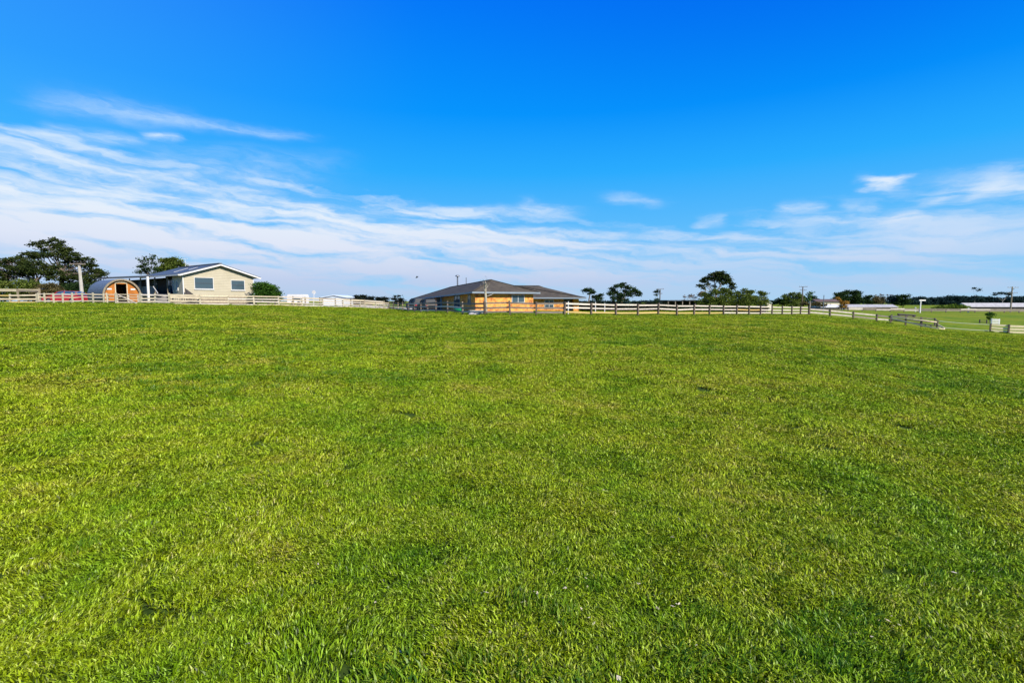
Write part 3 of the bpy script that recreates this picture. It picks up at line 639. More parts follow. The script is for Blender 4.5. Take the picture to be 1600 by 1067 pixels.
    for a0, ww, z0, hh in ((1.28, 2.05, 2.98, 1.3), (5.5, 1.60, 2.92, 1.15)):
        o_ = T(a0, 0, z0)
        window(root, o_, E, up, ww, hh, n, 1, 0)
        obj('sill', MB().obox(T(a0 - .1, 0, z0 - .16) + n * .001, E * (ww + .2), n * .12, up * .08), M['trim_white'], root)
    # verandah-side windows and doors
    n2 = -E
    window(root, T(0, 1.8, 2.75) , -Rr, up, .35, 1.1, n2, 0, 0); window(root, T(0, 2.9, 2.75), -Rr, up, .3, 1.1, n2, 0, 0)
    for c_, ww in ((7.2, 2.4), (11.4, 1.6), (17, 2.0), (23, 1.6)):
        d_ = obj('glass_door', MB().obox(T(2.3, c_, fl + .02) + n2 * .03, n2 * .04, -Rr * ww, up * 2.0), M['glass_blue'], root)
        obj('frame', MB().obox(T(2.3, c_ - ww / 2, fl + .02) + n2 * .072, n2 * .02, -Rr * .07, up * 2.0), M['trim_white'], d_)
    # base line boards and corner trims
    obj('corner_trim', MB().obox(T(-.03, -.03, g0), E * .11, nf * -.02 + nf * .02 + E * 0 + nf * .03, up * (ez - g0)), M['trim_white'], root)
    obj('corner_trim', MB().obox(T(w - .08, -.002, g0), E * .11, nf * .03, up * (ez - g0)), M['trim_white'], root)
    # roof fittings
    p = T(1.2, 5.6, ez + .45)
    obj('roof_batten', MB().beam(T(.6, 4.2, ez + .43), T(2.2, 4.2, ez + .99), .03, .03), M['trim_white'], root)
    obj('roof_batten', MB().beam(T(1.2, 1.3, ez + .64), T(2.2, 1.3, ez + .99), .03, .03), M['trim_white'], root)
    q = T(w / 2, 10.3, az_ + .2)
    an = obj('antenna', MB().tube([q, q + up * 1.15], [.025, .02], 6), M['white_paint'], root)
    mb = MB().beam(q + up * 1.1 - E * .5, q + up * 1.12 + E * .3, .03, .03)
    for k in range(4): mb.beam(q + up * 1.14 - E * (.4 - .2 * k) - Rr * .28, q + up * 1.14 - E * (.4 - .2 * k) + Rr * .28, .03, .03)
    obj('antenna_array', mb, M['white_paint'], an)
weatherboard_house()

# ------------------------------------------------------------------ barrel cabin
def barrel_cabin():
    up = Vector((0, 0, 1)); g = Vector((.58, .8146, 0)); ax = Vector((-.8146, .58, 0)); ctr = Vector((-43.2, 57.0, 0)); z0 = gz(-43.2, 57) - .05
    root = thing('barrel_cabin', (ctr.x, ctr.y, z0), 'orange timber barrel cabin with arched blue grey roof and open doorway', 'cabin')
    M['orange_wood'] = mat('orange_stained_wood', (.50, .18, .028), (.32, .10, .014), 1.5, .5, .2, (1, 1, .6))
    t = M['orange_wood'].node_tree; bb = NB(t); gg = bb.n('ShaderNodeNewGeometry'); sp = bb.n('ShaderNodeSeparateXYZ'); t.links.new(gg.outputs['Position'], sp.inputs[0])
    fr = bb.m('PINGPONG', bb.m('ADD', bb.m('MULTIPLY', sp.outputs[0], .58 * 7), bb.m('MULTIPLY', sp.outputs[1], .8146 * 7)), .5); ed = bb.smooth(fr, 0, .06)
    bn = bb.n('ShaderNodeBump'); bn.inputs['Distance'].default_value = .02; t.links.new(ed, bn.inputs['Height']); t.links.new(bn.outputs[0], t.nodes['Principled BSDF'].inputs['Normal'])
    w, h = 1.72, 2.75
    def prof(k=1.0, n=26):
        out = []
        for i in range(n + 1):
            a = math.pi * (1.28 * i / n - .14); x = math.cos(a) * w * k; z = .98 + math.sin(a) * ((h - .98) if math.sin(a) > 0 else 1.6) * k
            out.append((x, z))
        return out
    pr = prof(.965); P = [ctr + g * x + up * (z0 + z) - ax * 0 for x, z in pr]
    # face wall with a door opening: pieces left, right, top of opening
    dw, dt = .50, 2.28
    left = [(x, z) for x, z in pr if x < -dw]; right = [(x, z) for x, z in pr if x > dw]; mid = [(x, z) for x, z in pr if -dw <= x <= dw and z > 1.2]
    def poly(pts): return MB().prism([ctr + g * x + up * (z0 + z) + ax * .25 for x, z in pts], ax * .08)
    zl = left[0][1]; zr_ = right[-1][1]
    obj('front_wall', poly(left + [(-dw, pr[-1][1]), (-dw, zl)]), M['orange_wood'], root)
    obj('front_wall', poly([(dw, right[0][1])] + right + [(dw, zr_)]), M['orange_wood'], root)
    obj('front_wall', poly([(dw - .001, dt)] + mid + [(-dw + .001, dt)]), M['orange_wood'], root)
    obj('back_wall', MB().prism([p + ax * 4.9 for p in P], ax * .06), M['orange_wood'], root)
    obj('floor', MB().obox(ctr - g * 1.3 + up * (z0 + .3) + ax * .2, g * 2.6, ax * 4.6, up * .08), M['dark_timber_and_shade'], root)
    M['cabin_roof'] = mat('slate_blue_shingle', (.13, .17, .23), (.08, .10, .15), 4, .6, .3)
    t = M['cabin_roof'].node_tree; bb = NB(t); gg = bb.n('ShaderNodeNewGeometry'); sp = bb.n('ShaderNodeSeparateXYZ'); t.links.new(gg.outputs['Position'], sp.inputs[0])
    fr = bb.m('FRACT', bb.m('MULTIPLY', sp.outputs[2], 3.3)); bn = bb.n('ShaderNodeBump'); bn.inputs['Distance'].default_value = .06; t.links.new(fr, bn.inputs['Height']); t.links.new(bn.outputs[0], t.nodes['Principled BSDF'].inputs['Normal'])
    o1 = prof(1.04, 30); i1 = prof(.97, 30); mb = MB(); n = len(o1)
    for ring, L in ((o1, 0), (o1, 5.0), (i1, 0), (i1, 5.0)):
        for x, z in ring: mb.v.append(tuple(ctr + g * x + up * (z0 + z) + ax * L))
    for i in range(n - 1):
        mb.f += [(i, i + 1, n + i + 1, n + i), (2 * n + i, 3 * n + i, 3 * n + i + 1, 2 * n + i + 1), (i, 2 * n + i, 2 * n + i + 1, i + 1), (n + i, n + i + 1, 3 * n + i + 1, 3 * n + i)]
    obj('roof', mb, M['cabin_roof'], root)
    mb = MB(); rim_o, rim_i = prof(1.055, 30), prof(.95, 30)
    for ring, L in ((rim_o, -.05), (rim_o, .0), (rim_i, -.05), (rim_i, .0)):
        for x, z in ring: mb.v.append(tuple(ctr + g * x + up * (z0 + z) + ax * (L - .003)))
    for i in range(n - 1):
        mb.f += [(i, i + 1, n + i + 1, n + i), (2 * n + i, 3 * n + i, 3 * n + i + 1, 2 * n + i + 1), (i, 2 * n + i, 2 * n + i + 1, i + 1), (n + i, n + i + 1, 3 * n + i + 1, 3 * n + i)]
    obj('rim', mb, M['post_mid'], root)
    df = MB().obox(ctr - g * (dw + .09) + up * (z0 + .4) + ax * .2, g * .09, ax * .04, up * (dt - .4)).obox(ctr + g * dw + up * (z0 + .4) + ax * .2, g * .09, ax * .04, up * (dt - .4))
    for k in range(8):
        a0, a1 = math.pi * k / 8, math.pi * (k + 1) / 8; q = lambda a: ctr + g * math.cos(a) * (dw + .05) + up * (z0 + dt + math.sin(a) * .16 + .03) + ax * .2
        df.beam(q(a0), q(a1), .04, .09)
    obj('door_frame', df, M['cream_rail'], root)
    for s in (-1, 1): obj('sign_plate', MB().obox(ctr + g * (s * 1.1 - .22) + up * (z0 + 1.63) + ax * .21, g * .44, ax * .03, up * .17), M['white_paint'], root)
    obj('skirting', MB().obox(ctr - g * 1.2 + up * (z0) + ax * .6, g * 2.4, ax * 4, up * .3), M['dark_timber_and_shade'], root)
barrel_cabin()

# ------------------------------------------------------------------ cars
def car(name, loc, rz, paint, label, style='hatch', s=1.0):
    root = thing(name, loc, label, 'car'); Mx = Matrix.Rotation(rz, 3, 'Z')
    Tm = lambda x, y, z: Vector(loc) + Mx @ Vector((x * s, y * s, z * s))
    if style == 'hatch':   # nose towards -x
        low = [(-2.1, .35), (-2.15, .62), (-1.95, .82), (-1.0, .98), (1.9, 1.02), (2.1, .85), (2.12, .4)]
        cab = [(-1.05, .97), (-.35, 1.42), (.2, 1.52), (1.2, 1.5), (1.75, 1.3), (2.0, 1.0)]
    else:
        low = [(-2.2, .4), (-2.25, .8), (-2.1, 1.0), (-1.0, 1.12), (2.15, 1.14), (2.25, .9), (2.25, .45)]
        cab = [(-1.1, 1.1), (-.45, 1.68), (.1, 1.8), (1.9, 1.78), (2.2, 1.15)]
    hw = .88
    body = MB().prism([Tm(x, -hw, z) for x, z in low], Mx @ Vector((0, 2 * hw * s, 0)))
    bo = obj('body', body, paint, root)
    n = len(cab); mb = MB(); k = len(mb.v)
    for sgn in (-1, 1):
        for x, z in cab: mb.v.append(tuple(Tm(x, sgn * (hw - .02 - .18 * (z - cab[0][1]) / .55), z)))
    mb.f.append(tuple(range(n))); mb.f.append(tuple(range(2 * n - 1, n - 1, -1)))
    for i in range(n - 1): mb.f.append((i, n + i, n + i + 1, i + 1))
    obj('windows', mb, M['glass_blue'] if style == 'hatch' else M['dull_glass'], root)
    # roof skin and pillars
    rf = MB(); tops = [c for c in cab if c[1] > cab[0][1] + .4]
    for sgn_ in (0,):
        pts = [(x, z) for x, z in tops]
        for i in range(len(pts) - 1):
            (x0, z0), (x1, z1) = pts[i], pts[i + 1]
            rf.obox(Tm(x0, -(hw - .2), z0 + .005), Mx @ Vector(((x1 - x0) * s, 0, 0)) + Vector((0, 0, (z1 - z0) * s)), Mx @ Vector((0, 2 * (hw - .2) * s, 0)), Vector((0, 0, .035)))
    for sgn in (-1, 1):
        yy = sgn * (hw - .1)
        rf.beam(Tm(cab[0][0], sgn * (hw - .02), cab[0][1]), Tm(cab[1][0], yy - sgn * .05, cab[1][1]), .07, .07)
        rf.beam(Tm(cab[-1][0], sgn * (hw - .02), cab[-1][1]), Tm(cab[-2][0], yy - sgn * .05, cab[-2][1]), .09, .09)
        xm = .45; rf.beam(Tm(xm, sgn * (hw - .01), cab[0][1]), Tm(xm, yy - sgn * .06, 1.48 if style == 'hatch' else 1.75), .07, .07)
    obj('roof', rf, paint, root)
    for x in (-1.35, 1.35):
        for sgn in (-1, 1):
            c0, c1 = Tm(x, sgn * (hw - .18), .33), Tm(x, sgn * (hw + .02), .33)
            wl = obj('wheel', MB().tube([c0, c1], [.33 * s] * 2, 18), M['black'], root)
            obj('rim', MB().tube([c1, Tm(x, sgn * (hw + .03), .33)], [.2 * s] * 2, 14), M['steel_grey'], wl)
    for sgn in (-1, 1):
        obj('headlight', MB().box(Tm(low[1][0] + .06, sgn * .62, low[1][1] + .06), (.16, .36, .14), rz), M['white_paint'], root)
        obj('tail_light', MB().box(Tm(low[-2][0] + .005, sgn * .7, low[-2][1] - .06), (.06, .2, .2), rz), M['red'], root)
    obj('bumper', MB().box(Tm(low[0][0] + .02, 0, .45), (.2, 2 * hw * .97, .18), rz), M['black'], root)
    return root
M['red'] = mat('red_car_paint', (.36, .015, .03), (.32, .012, .025), 1, .3, spec=.6)
M['blue_black'] = mat('dark_blue_car_paint', (.02, .035, .05), (.018, .03, .045), 1, .5, spec=.25)
M['dull_glass'] = mat('dull_car_glass', (.02, .025, .03), (.015, .02, .025), 1, .5, spec=.2)
M['black_paint'] = mat('black_car_paint', (.02, .018, .018), (.015, .014, .014), 1, .5, spec=.25)
car('parked_car', gp(103.5, 62.5), R(2), M['red'], 'red hatchback parked behind the fence at the left', s=1.0)
car('parked_car', gp(650, 76), R(-62), M['blue_black'], 'dark blue car parked at the far end of the brick house', 'suv', 1.0)
car('parked_car', gp(667, 70), R(-64), M['black_paint'], 'black car with pale headlights parked behind the brown fence beside the brick house', 'suv', .92)

# ------------------------------------------------------------------ brick house
def brick_mat():
    m_ = bpy.data.materials.new('orange_brick'); m_.use_nodes = True; t = m_.node_tree; bb = NB(t); p = t.nodes['Principled BSDF']
    g = bb.n('ShaderNodeNewGeometry'); sp = bb.n('ShaderNodeSeparateXYZ'); t.links.new(g.outputs['Position'], sp.inputs[0])
    nn = bb.n('ShaderNodeSeparateXYZ'); t.links.new(g.outputs['True Normal'], nn.inputs[0])
    hz = bb.m('SUBTRACT', bb.m('MULTIPLY', sp.outputs[1], nn.outputs[0]), bb.m('MULTIPLY', sp.outputs[0], nn.outputs[1]))
    br = bb.n('ShaderNodeTexBrick'); t.links.new(bb.vec(hz, sp.outputs[2]), br.inputs[0]); br.inputs['Scale'].default_value = 1.0
    br.inputs['Brick Width'].default_value = .32; br.inputs['Row Height'].default_value = .11; br.inputs['Mortar Size'].default_value = .012
    br.inputs['Color1'].default_value = (.66, .25, .03, 1); br.inputs['Color2'].default_value = (.50, .15, .02, 1); br.inputs['Mortar'].default_value = (.66, .42, .15, 1)
    f = bb.noise(g.outputs['Position'], 2.2, 5, .75); col = bb.mix(bb.smooth(f, .48, .62), br.outputs[0], (.72, .36, .07, 1)); col = bb.mix(bb.smooth(f, .50, .36), col, (.30, .085, .02, 1))
    t.links.new(col, p.inputs['Base Color']); p.inputs['Roughness'].default_value = .85
    return m_
M['brick'] = brick_mat()
def tile_mat():
    m_ = mat('grey_brown_roof_tile', (.095, .08, .055), (.045, .038, .028), 1.2, .8, 0, world=True); t = m_.node_tree; bb = NB(t)
    g = bb.n('ShaderNodeNewGeometry'); sp = bb.n('ShaderNodeSeparateXYZ'); t.links.new(g.outputs['Position'], sp.inputs[0])
    a = bb.m('FRACT', bb.m('MULTIPLY', sp.outputs[2], 8.5)); q = bb.m('FRACT', bb.m('MULTIPLY', bb.m('ADD', sp.outputs[0], bb.m('MULTIPLY', sp.outputs[1], .6)), 2.6))
    bn = bb.n('ShaderNodeBump'); bn.inputs['Distance'].default_value = .05; t.links.new(bb.m('ADD', a, bb.m('MULTIPLY', q, .5)), bn.inputs['Height']); t.links.new(bn.outputs[0], t.nodes['Principled BSDF'].inputs['Normal'])
    return m_
M['tile'] = tile_mat(); M['gutter'] = mat('blue_grey_gutter', (.22, .27, .31), (.18, .22, .26), 1, .5)
def hip_roof(root, T, corners, zs, ridge, th_=.12):
    """corners: 4 (a,c) clockwise from the front left, zs: their heights, ridge: two (a,c,z)"""
    P = [T(a, c_, z) for (a, c_), z in zip(corners, zs)]; r0, r1 = T(*ridge[0]), T(*ridge[1])
    mb = MB(); mb.v = [tuple(p) for p in P] + [tuple(r0), tuple(r1)] + [tuple(p - Vector((0, 0, th_))) for p in P]
    mb.f = [(0, 1, 4), (1, 2, 5, 4), (2, 3, 5), (3, 0, 4, 5), (6, 7, 1, 0), (7, 8, 2, 1), (8, 9, 3, 2), (9, 6, 0, 3), (9, 8, 7, 6)]
    ro = obj('roof', mb, M['tile'], root)
    cap = MB()
    for p in P[:2]: cap.beam(p + Vector((0, 0, .03)), r0 + Vector((0, 0, .03)), .22, .07)
    for p in P[2:]: cap.beam(p + Vector((0, 0, .03)), r1 + Vector((0, 0, .03)), .22, .07)
    cap.beam(r0 + Vector((0, 0, .04)), r1 + Vector((0, 0, .04)), .22, .07)
    obj('hip_cap', cap, M['tile'], ro)
    gt = MB()
    for i in range(4):
        p, q = P[i], P[(i + 1) % 4]; d_ = (q - p).normalized(); nn = Vector((d_.y, -d_.x, 0)).normalized()
        gt.beam(p + nn * .066 - Vector((0, 0, .10)) - d_ * .1, q + nn * .066 - Vector((0, 0, .10)) + d_ * .1, .11, .2)
    obj('gutter', gt, M['gutter'], ro)
    return ro
def brick_house():
    up = Vector((0, 0, 1)); u_ = (.88, .475); w_ = (-.475, .88); T = frame_xy((-4.45, 62.0), u_, w_); U, Wv = Vector((*u_, 0)), Vector((*w_, 0))
    root = thing('brick_house', T(4, 8, gz(-4, 68)), 'long orange brick bungalow with dark tiled hip roofs', 'house')
    LW, LD = 8.15, 23.0; g0 = -.6
    # walls of the main block: front wall, side wall pieces with openings, back
    sl = lambda c_: 2.50 - .80 * c_ / 23
    wall = obj('wall', MB().prism([T(0, 0, g0), T(0, LD, g0), T(0, LD, sl(LD) + .04), T(0, 0, sl(0))], U * LW), M['brick'], root)
    hip_roof(root, T, [(-.55, -.55), (LW + .55, -.55), (LW + .55, LD + .6), (-.55, LD + .6)], [2.58, 2.58, 1.76, 1.76], [(LW / 2, 3.95, 4.22), (LW / 2, 18.5, 3.58)])
    obj('soffit', MB().prism([T(-.5, -.5, 2.44), T(LW + .5, -.5, 2.44), T(LW + .5, LD, 1.66), T(-.5, LD, 1.66)], up * -.03), M['dark_timber_and_shade'], root)
    # front window and downpipe
    for fx, ww in ((5.05, 1.72),):
        window(root, T(fx, 0, 1.32), U, up, ww, .82, -Wv, 0, 1, M['trim_white'], sash=M['trim_white'], gl=M['glass'])
    dp = MB().tube([T(2.15, -.62, 2.4), T(1.9, -.45, 2.22), T(1.3, -.12, 2.0), T(1.25, -.1, 1.7), T(1.25, -.1, -.1)], [.055] * 5, 8)
    obj('downpipe', dp, M['white_paint'], root)
    # side wall (shaded): windows, entry recess and garage opening drawn as real frames
    n = -U
    window(root, T(0, 1.35, 1.05), Wv, up, .7, 1.15, n, 0, 1, M['gutter'], sash=M['white_paint'])
    window(root, T(0, 4.7, .55), Wv, up, 1.9, 1.55, n, 0, 1, M['gutter'], sash=M['dark_timber_and_shade'])
    for c_, ww, z0, zz in ((11.3, 1.7, .1, 2.0), (14.5, 2.6, .0, 1.85), (18.3, 2.8, -.1, 1.75)):
        go = obj('garage_door', MB().obox(T(0, c_, z0) + n * .01, n * .04, Wv * ww, up * (zz - z0)), M['dark_timber_and_shade'], root)
        fr = MB().obox(T(0, c_ - .1, z0) + n * .01, n * .07, Wv * .1, up * (zz - z0 + .1)).obox(T(0, c_ + ww, z0) + n * .01, n * .07, Wv * .1, up * (zz - z0 + .1)).obox(T(0, c_, zz) + n * .01, n * .07, Wv * ww, up * .1)
        obj('frame', fr, M['gutter'], go)
    obj('wall_lamp', MB().box(T(-.2, 10.9, 1.9), (.5, .2, .16), math.atan2(.88, -.475)), M['white_paint'], root)
    for c_ in (10.7, 13.6, 17.9, 22.2): obj('porch_post', MB().box(T(-.4, c_, (sl(c_) + g0) / 2 - .05), (.14, .14, sl(c_) - g0 - .1)), M['gutter'], root)
    # flue with cap and vent pipe on the far slope
    q = at(715, 447.5, 78.5)
    fl = obj('flue', MB().tube([q - up * .4, q + up * 1.45], [.11, .11], 10), M['steel_grey'], root)
    obj('flue_cap', MB().tube([q + up * 1.45, q + up * 1.5, q + up * 1.66, q + up * 1.74], [.12, .36, .30, .08], 12), M['steel_grey'], fl)
    q = at(728.5, 444, 75.5); obj('vent_pipe', MB().tube([q - up * .4, q + up * .95], [.055, .055], 8), M['steel_grey'], root)
    # rear wing, lower ground
    T2 = frame_xy((3.3, 80.0), (1, .04), (-.04, 1)); X2, Y2 = Vector((1, .04, 0)), Vector((-.04, 1, 0)); eg = -1.0; ew = 1.92
    obj('wall', MB().obox(T2(-5, 0, eg), X2 * 9.75, Y2 * 10, up * (ew - eg)), M['brick'], root)
    obj('wall', MB().obox(T2(4.76, 2.2, eg), X2 * 1.6, Y2 * 7.8, up * (ew - eg)), M['gutter'], root)
    obj('wall', MB().obox(T2(6.37, .4, eg), X2 * .85, Y2 * 9.5, up * (ew - eg)), M['brick'], root)
    hip_roof(root, T2, [(-9, -.7), (8.1, -.7), (8.1, 11.6), (-9, 11.6)], [2.05, 2.0, 2.0, 2.0], [(-2.8, 5.6, 3.98), (1.35, 5.6, 3.96)])
    obj('soffit', MB().obox(T2(-5, -.6, 1.84), X2 * 13, Y2 * .6, up * .03), M['dark_timber_and_shade'], root)
    window(root, T2(1.85, 0, .32), X2, up, 1.3, 1.25, -Y2, 1, 1, M['trim_white'], sash=M['trim_white'])
    d_ = obj('door', MB().obox(T2(5.0, 2.2, eg + .4) - Y2 * .05, X2 * 1.1, Y2 * .04, up * 2.0), M['glass'], root)
    obj('handle', MB().box(T2(5.9, 2.1, eg + 1.3), (.05, .05, .2)), M['steel_grey'], d_)
brick_house()

# ------------------------------------------------------------------ poles and small things
def pole(label, p, h, r0, r1, m_, arms=(), top=None, lean=(0, 0), name='power_pole', group=None, arm_m=None):
    root = thing(name, p, label, 'pole', group); tp = p + Vector((lean[0], lean[1], h))
    obj('shaft', MB().tube([p - Vector((0, 0, .3)), p.lerp(tp, .5), tp], [r0, (r0 + r1) / 2, r1], 10), m_, root, smooth=False)
    for (z, L, ang) in arms:
        d_ = Vector((math.cos(ang), math.sin(ang), 0)) * L / 2; q = p.lerp(tp, z / h) - Vector((0, r1 + .07, 0))
        ca = obj('crossarm', MB().beam(q - d_, q + d_, .08, .10), arm_m or m_, root)
        for s in (-.9, -.45, .45, .9): obj('insulator', MB().tube([q + d_ * s + Vector((0, 0, .07)), q + d_ * s + Vector((0, 0, .2)), q + d_ * s + Vector((0, 0, .24))], [.05, .06, .03], 6), M['dark_timber_and_shade'], ca)
    return root
p = gp(129.5, 66)
pole('thick pale concrete power pole with one crossarm leaning beside the red car', p, 5.1, .22, .17, M['concrete'], [(5.05, 1.9, .1)], lean=(-.25, .1), arm_m=M['grey_rail'])
p = gp(1031, 150); pole('dark power pole with crossarms between the round tree and the big pine', p, 5.4, .17, .13, M['post_dark'], [(5.3, 2.0, 0), (4.0, 1.2, 0)])
p = gp(1253.5, 150); pole('power pole with two crossarms in front of the round green trees', p, 6.8, .18, .13, M['post_dark'], [(6.7, 2.4, 0), (5.7, 1.9, 0)])
p = gp(1580, 165); pole('tall power pole with three crossarms at the right edge', p, 8.2, .22, .17, M['post_mid'], [(7.9, 4.2, .15), (7.3, 3.0, 1.0), (6.2, 2.6, -.3)])
p = gp(1287, 120); pole('thin grey pole without crossarms in front of the distant brown roofed house', p, 3.9, .11, .08, M['steel_grey'], [], name='bare_pole')

def scraggy_post():
    p = gp(759.3, 44.9) ; root = thing('dead_tree', p, 'pale dead tree trunk with ragged twiggy top at the corner of the middle fence', 'tree')
    top = p + Vector((-.05, .05, 2.75))
    obj('trunk', MB().tube([p - Vector((0, 0, .3)), p + Vector((.02, 0, .9)), p + Vector((-.04, .03, 1.9)), top], [.13, .10, .095, .08], 8), M['post_pale'], root)
    r2 = random.Random(3)
    for k in range(11):
        a = r2.uniform(0, 6.28); b0 = p + Vector((-.04, .03, r2.uniform(1.9, 2.7))); L = r2.uniform(.25, .6)
        q = b0 + Vector((math.cos(a) * L * .6, math.sin(a) * L * .6, L * .8)); mid = b0.lerp(q, .5) + Vector((r2.uniform(-.1, .1), 0, -.04))
        obj('branch', MB().tube([b0, mid, q], [.05, .035, .015], 5), M['bark_pale'] if k % 2 else M['white_rail'], root)
    mb = MB()
    for k in range(90):
        a = r2.uniform(0, 6.28); q = top + Vector((r2.gauss(0, .2), r2.gauss(0, .2), r2.gauss(-.1, .28)))
        d1 = Vector((r2.gauss(0, 1), r2.gauss(0, 1), r2.gauss(0, 1))).normalized() * .07; d2 = Vector((r2.gauss(0, 1), r2.gauss(0, 1), r2.gauss(0, 1))).normalized() * .05
        mb.quad(q, q + d1, q + d1 + d2, q + d2)
    obj('crown', mb, M['dryleaf'], root)
M['dryleaf'] = foliage('dry_leaves', (.12, .11, .07), (.3, .28, .2), (.5, .47, .38), 3)
scraggy_post()

def rocks():
    for i, (px, Y, s, lab) in enumerate(((738, 45.6, .3, 'pale lichen covered rock furthest left in the row by the dead tree'), (744, 45.2, .22, 'smallest pale rock in the row by the dead tree'), (753, 45.3, .33, 'pale rock nearest the foot of the dead tree'))):
        p = gp(px, Y); me = bpy.data.meshes.new('rock'); import bmesh
        bm = bmesh.new(); bmesh.ops.create_icosphere(bm, subdivisions=2, radius=s)
        for v_ in bm.verts: v_.co = Vector((v_.co.x * 1.3, v_.co.y, v_.co.z * .75)) * (1 + .22 * math.sin(9 * v_.co.x + 4 * i) * math.cos(8 * v_.co.y + 7 * v_.co.z)) + Vector((0, 0, s * .25))
        bm.to_mesh(me); bm.free(); me.materials.append(M['concrete']); o = bpy.data.objects.new('rock', me); COL.objects.link(o); o.location = p; tag(o, lab, 'rock', 'pale rocks by the fence corner')
rocks()
p = gp(746, 47); o = thing('concrete_trough', p, 'low pale concrete water trough behind the fence corner', 'trough')
mb = MB()
for dx_, dy_, sx_, sy_ in ((0, -.35, 1.6, .1), (0, .35, 1.6, .1), (-.75, 0, .1, .6), (.75, 0, .1, .6)): mb.box(p + Vector((dx_, dy_, .2)), (sx_, sy_, .4))
obj('basin', mb, M['concrete'], o); obj('basin_floor', MB().box(p + Vector((0, 0, .05)), (1.4, .6, .06)), M['dark_timber_and_shade'], o)
p = gp(716, 56); M['green_plastic'] = mat('green_plastic', (.01, .22, .08), (.008, .17, .06), 2, .4)
o = thing('green_tub', p, 'low green plastic tub on the ground beside the shaded brick wall', 'tub')
obj('tub', MB().tube([p, p + Vector((0, 0, .2)), p + Vector((0, 0, .42))], [.42, .48, .5], 16), M['green_plastic'], o); obj('lid', MB().tube([p + Vector((0, 0, .423)), p + Vector((0, 0, .47)), p + Vector((0, 0, .5))], [.54, .54, .3], 16), M['green_plastic'], o)

# far structures ------------------------------------------------------------
def gable_shed(label, px0, px1, ytop, yeave, Y, depth, wallm, roofm, name='shed', cat='shed', posts=0, apex_t=.5, front=True):
    a = gp(px0, Y); c_ = gp(px1, Y); zt, ze = at(px0, ytop, Y).z, at(px0, yeave, Y).z; g = min(a.z, c_.z) - .3; up = Vector((0, 0, 1)); X = Vector((c_.x - a.x, 0, 0)); D_ = Vector((0, depth, 0))
    root = thing(name, ((a.x + c_.x) / 2, Y, g + .3), label, cat); o_ = Vector((a.x, Y, g)); am = o_ + X * apex_t; am.z = zt - .08
    ob = Vector((0, 0, ze - g))
    if front: obj('wall', MB().prism([o_ + X * .03, o_ + X * .97, o_ + X * .97 + ob, am, o_ + X * .03 + ob], D_), wallm, root)
    else:
        obj('wall', MB().obox(o_ + X * .03 + D_ * .6, X * .94, D_ * .4, ob), wallm, root)
        for k in range(posts): obj('post', MB().box(o_ + X * (.02 + .96 * k / (posts - 1)) + ob / 2, (.16, .16, ze - g)), M['grey_rail'], root)
    L0, R0 = o_ - X * .02 + ob, o_ + X * 1.02 + ob; A_ = Vector((am.x, Y, zt)); f = Vector((0, -.3, 0)); e2 = D_ + Vector((0, .6, 0)); th_ = Vector((0, 0, .1))
    obj('roof', MB().prism([L0 + f, A_ + f - th_, A_ + f, L0 + f + th_], e2), roofm, root); obj('roof', MB().prism([A_ + f - th_, R0 + f, R0 + f + th_, A_ + f], e2), roofm, root)
    return root
M['pale_roof'] = mat('pale_blue_white_roof', (.62, .7, .76), (.56, .64, .7), .5, .5); M['cream_wall'] = mat('cream_wall', (.6, .55, .42), (.5, .46, .35), .6, .8)
M['pale_wall'] = mat('pale_blue_wall', (.5, .56, .6), (.44, .5, .54), .5, .7); M['brown_roof'] = mat('brown_roof', (.12, .08, .07), (.09, .06, .055), .5, .8); M['white_sheet'] = mat('white_sheet_roof', (.46, .45, .43), (.27, .26, .25), .8, .6, stretch=(3, 1, 1))
gable_shed('distant shed with low pointed pale blue roof beyond the left fence', 502, 542, 460.8, 465.3, 112, 9, M['pale_wall'], M['pale_roof'])
gable_shed('black open fronted shed with thin flat roof left of the bushy trees', 1043, 1101, 468.6, 469.8, 105, 7, M['dark_timber_and_shade'], M['steel_grey'], posts=6, front=False, apex_t=.4)
gable_shed('small pale roofed shed at the right end of the bushy trees', 1196, 1206, 471, 474, 140, 5, M['cream_wall'], M['pale_roof'])
def long_shed(label, px0, px1, yt, Y, h, wm, rm, name='long_shed'):
    a, c_ = gp(px0, Y), gp(px1, Y); zt = at(px0, yt, Y).z; g = a.z - .3; root = thing(name, ((a.x + c_.x) / 2, Y, g + .3), label, 'shed'); X = Vector((c_.x - a.x, 0, 0)); up = Vector((0, 0, 1))
    obj('wall', MB().obox((a.x, Y + .5, g), X, (0, 5, 0), up * (zt - h - g)), wm, root)
    obj('roof', MB().prism([Vector((a.x, Y, zt - h)), Vector((a.x, Y + 3, zt)), Vector((a.x, Y + 6, zt - h)), Vector((a.x, Y + 6, zt - h - .1)), Vector((a.x, Y, zt - h - .1))], X), rm, root)
    n = int(X.x / 6)
    for k in range(1, n): obj('doorway', MB().box((a.x + X.x * k / n, Y + .47, g + (zt - h - g) * .45), (2.2, .06, (zt - h - g) * .8)), M['dark_timber_and_shade'], root)
long_shed('long low white roofed stable row across the distant field', 1322, 1405, 475.8, 175, .85, M['grey_rail'], M['white_sheet'])
long_shed('shorter low white roofed shed left of the orange shrub', 1283, 1316, 476.2, 165, .8, M['grey_rail'], M['white_paint'])
long_shed('long grey white shed at the right edge before the dark forest', 1512, 1640, 473.3, 210, 1.6, M['dark_timber_and_shade'], M['white_sheet'])
long_shed('distant house with long brown roof behind the thin grey pole', 1276, 1314, 467.4, 190, .9, M['cream_wall'], M['brown_roof'], 'house')
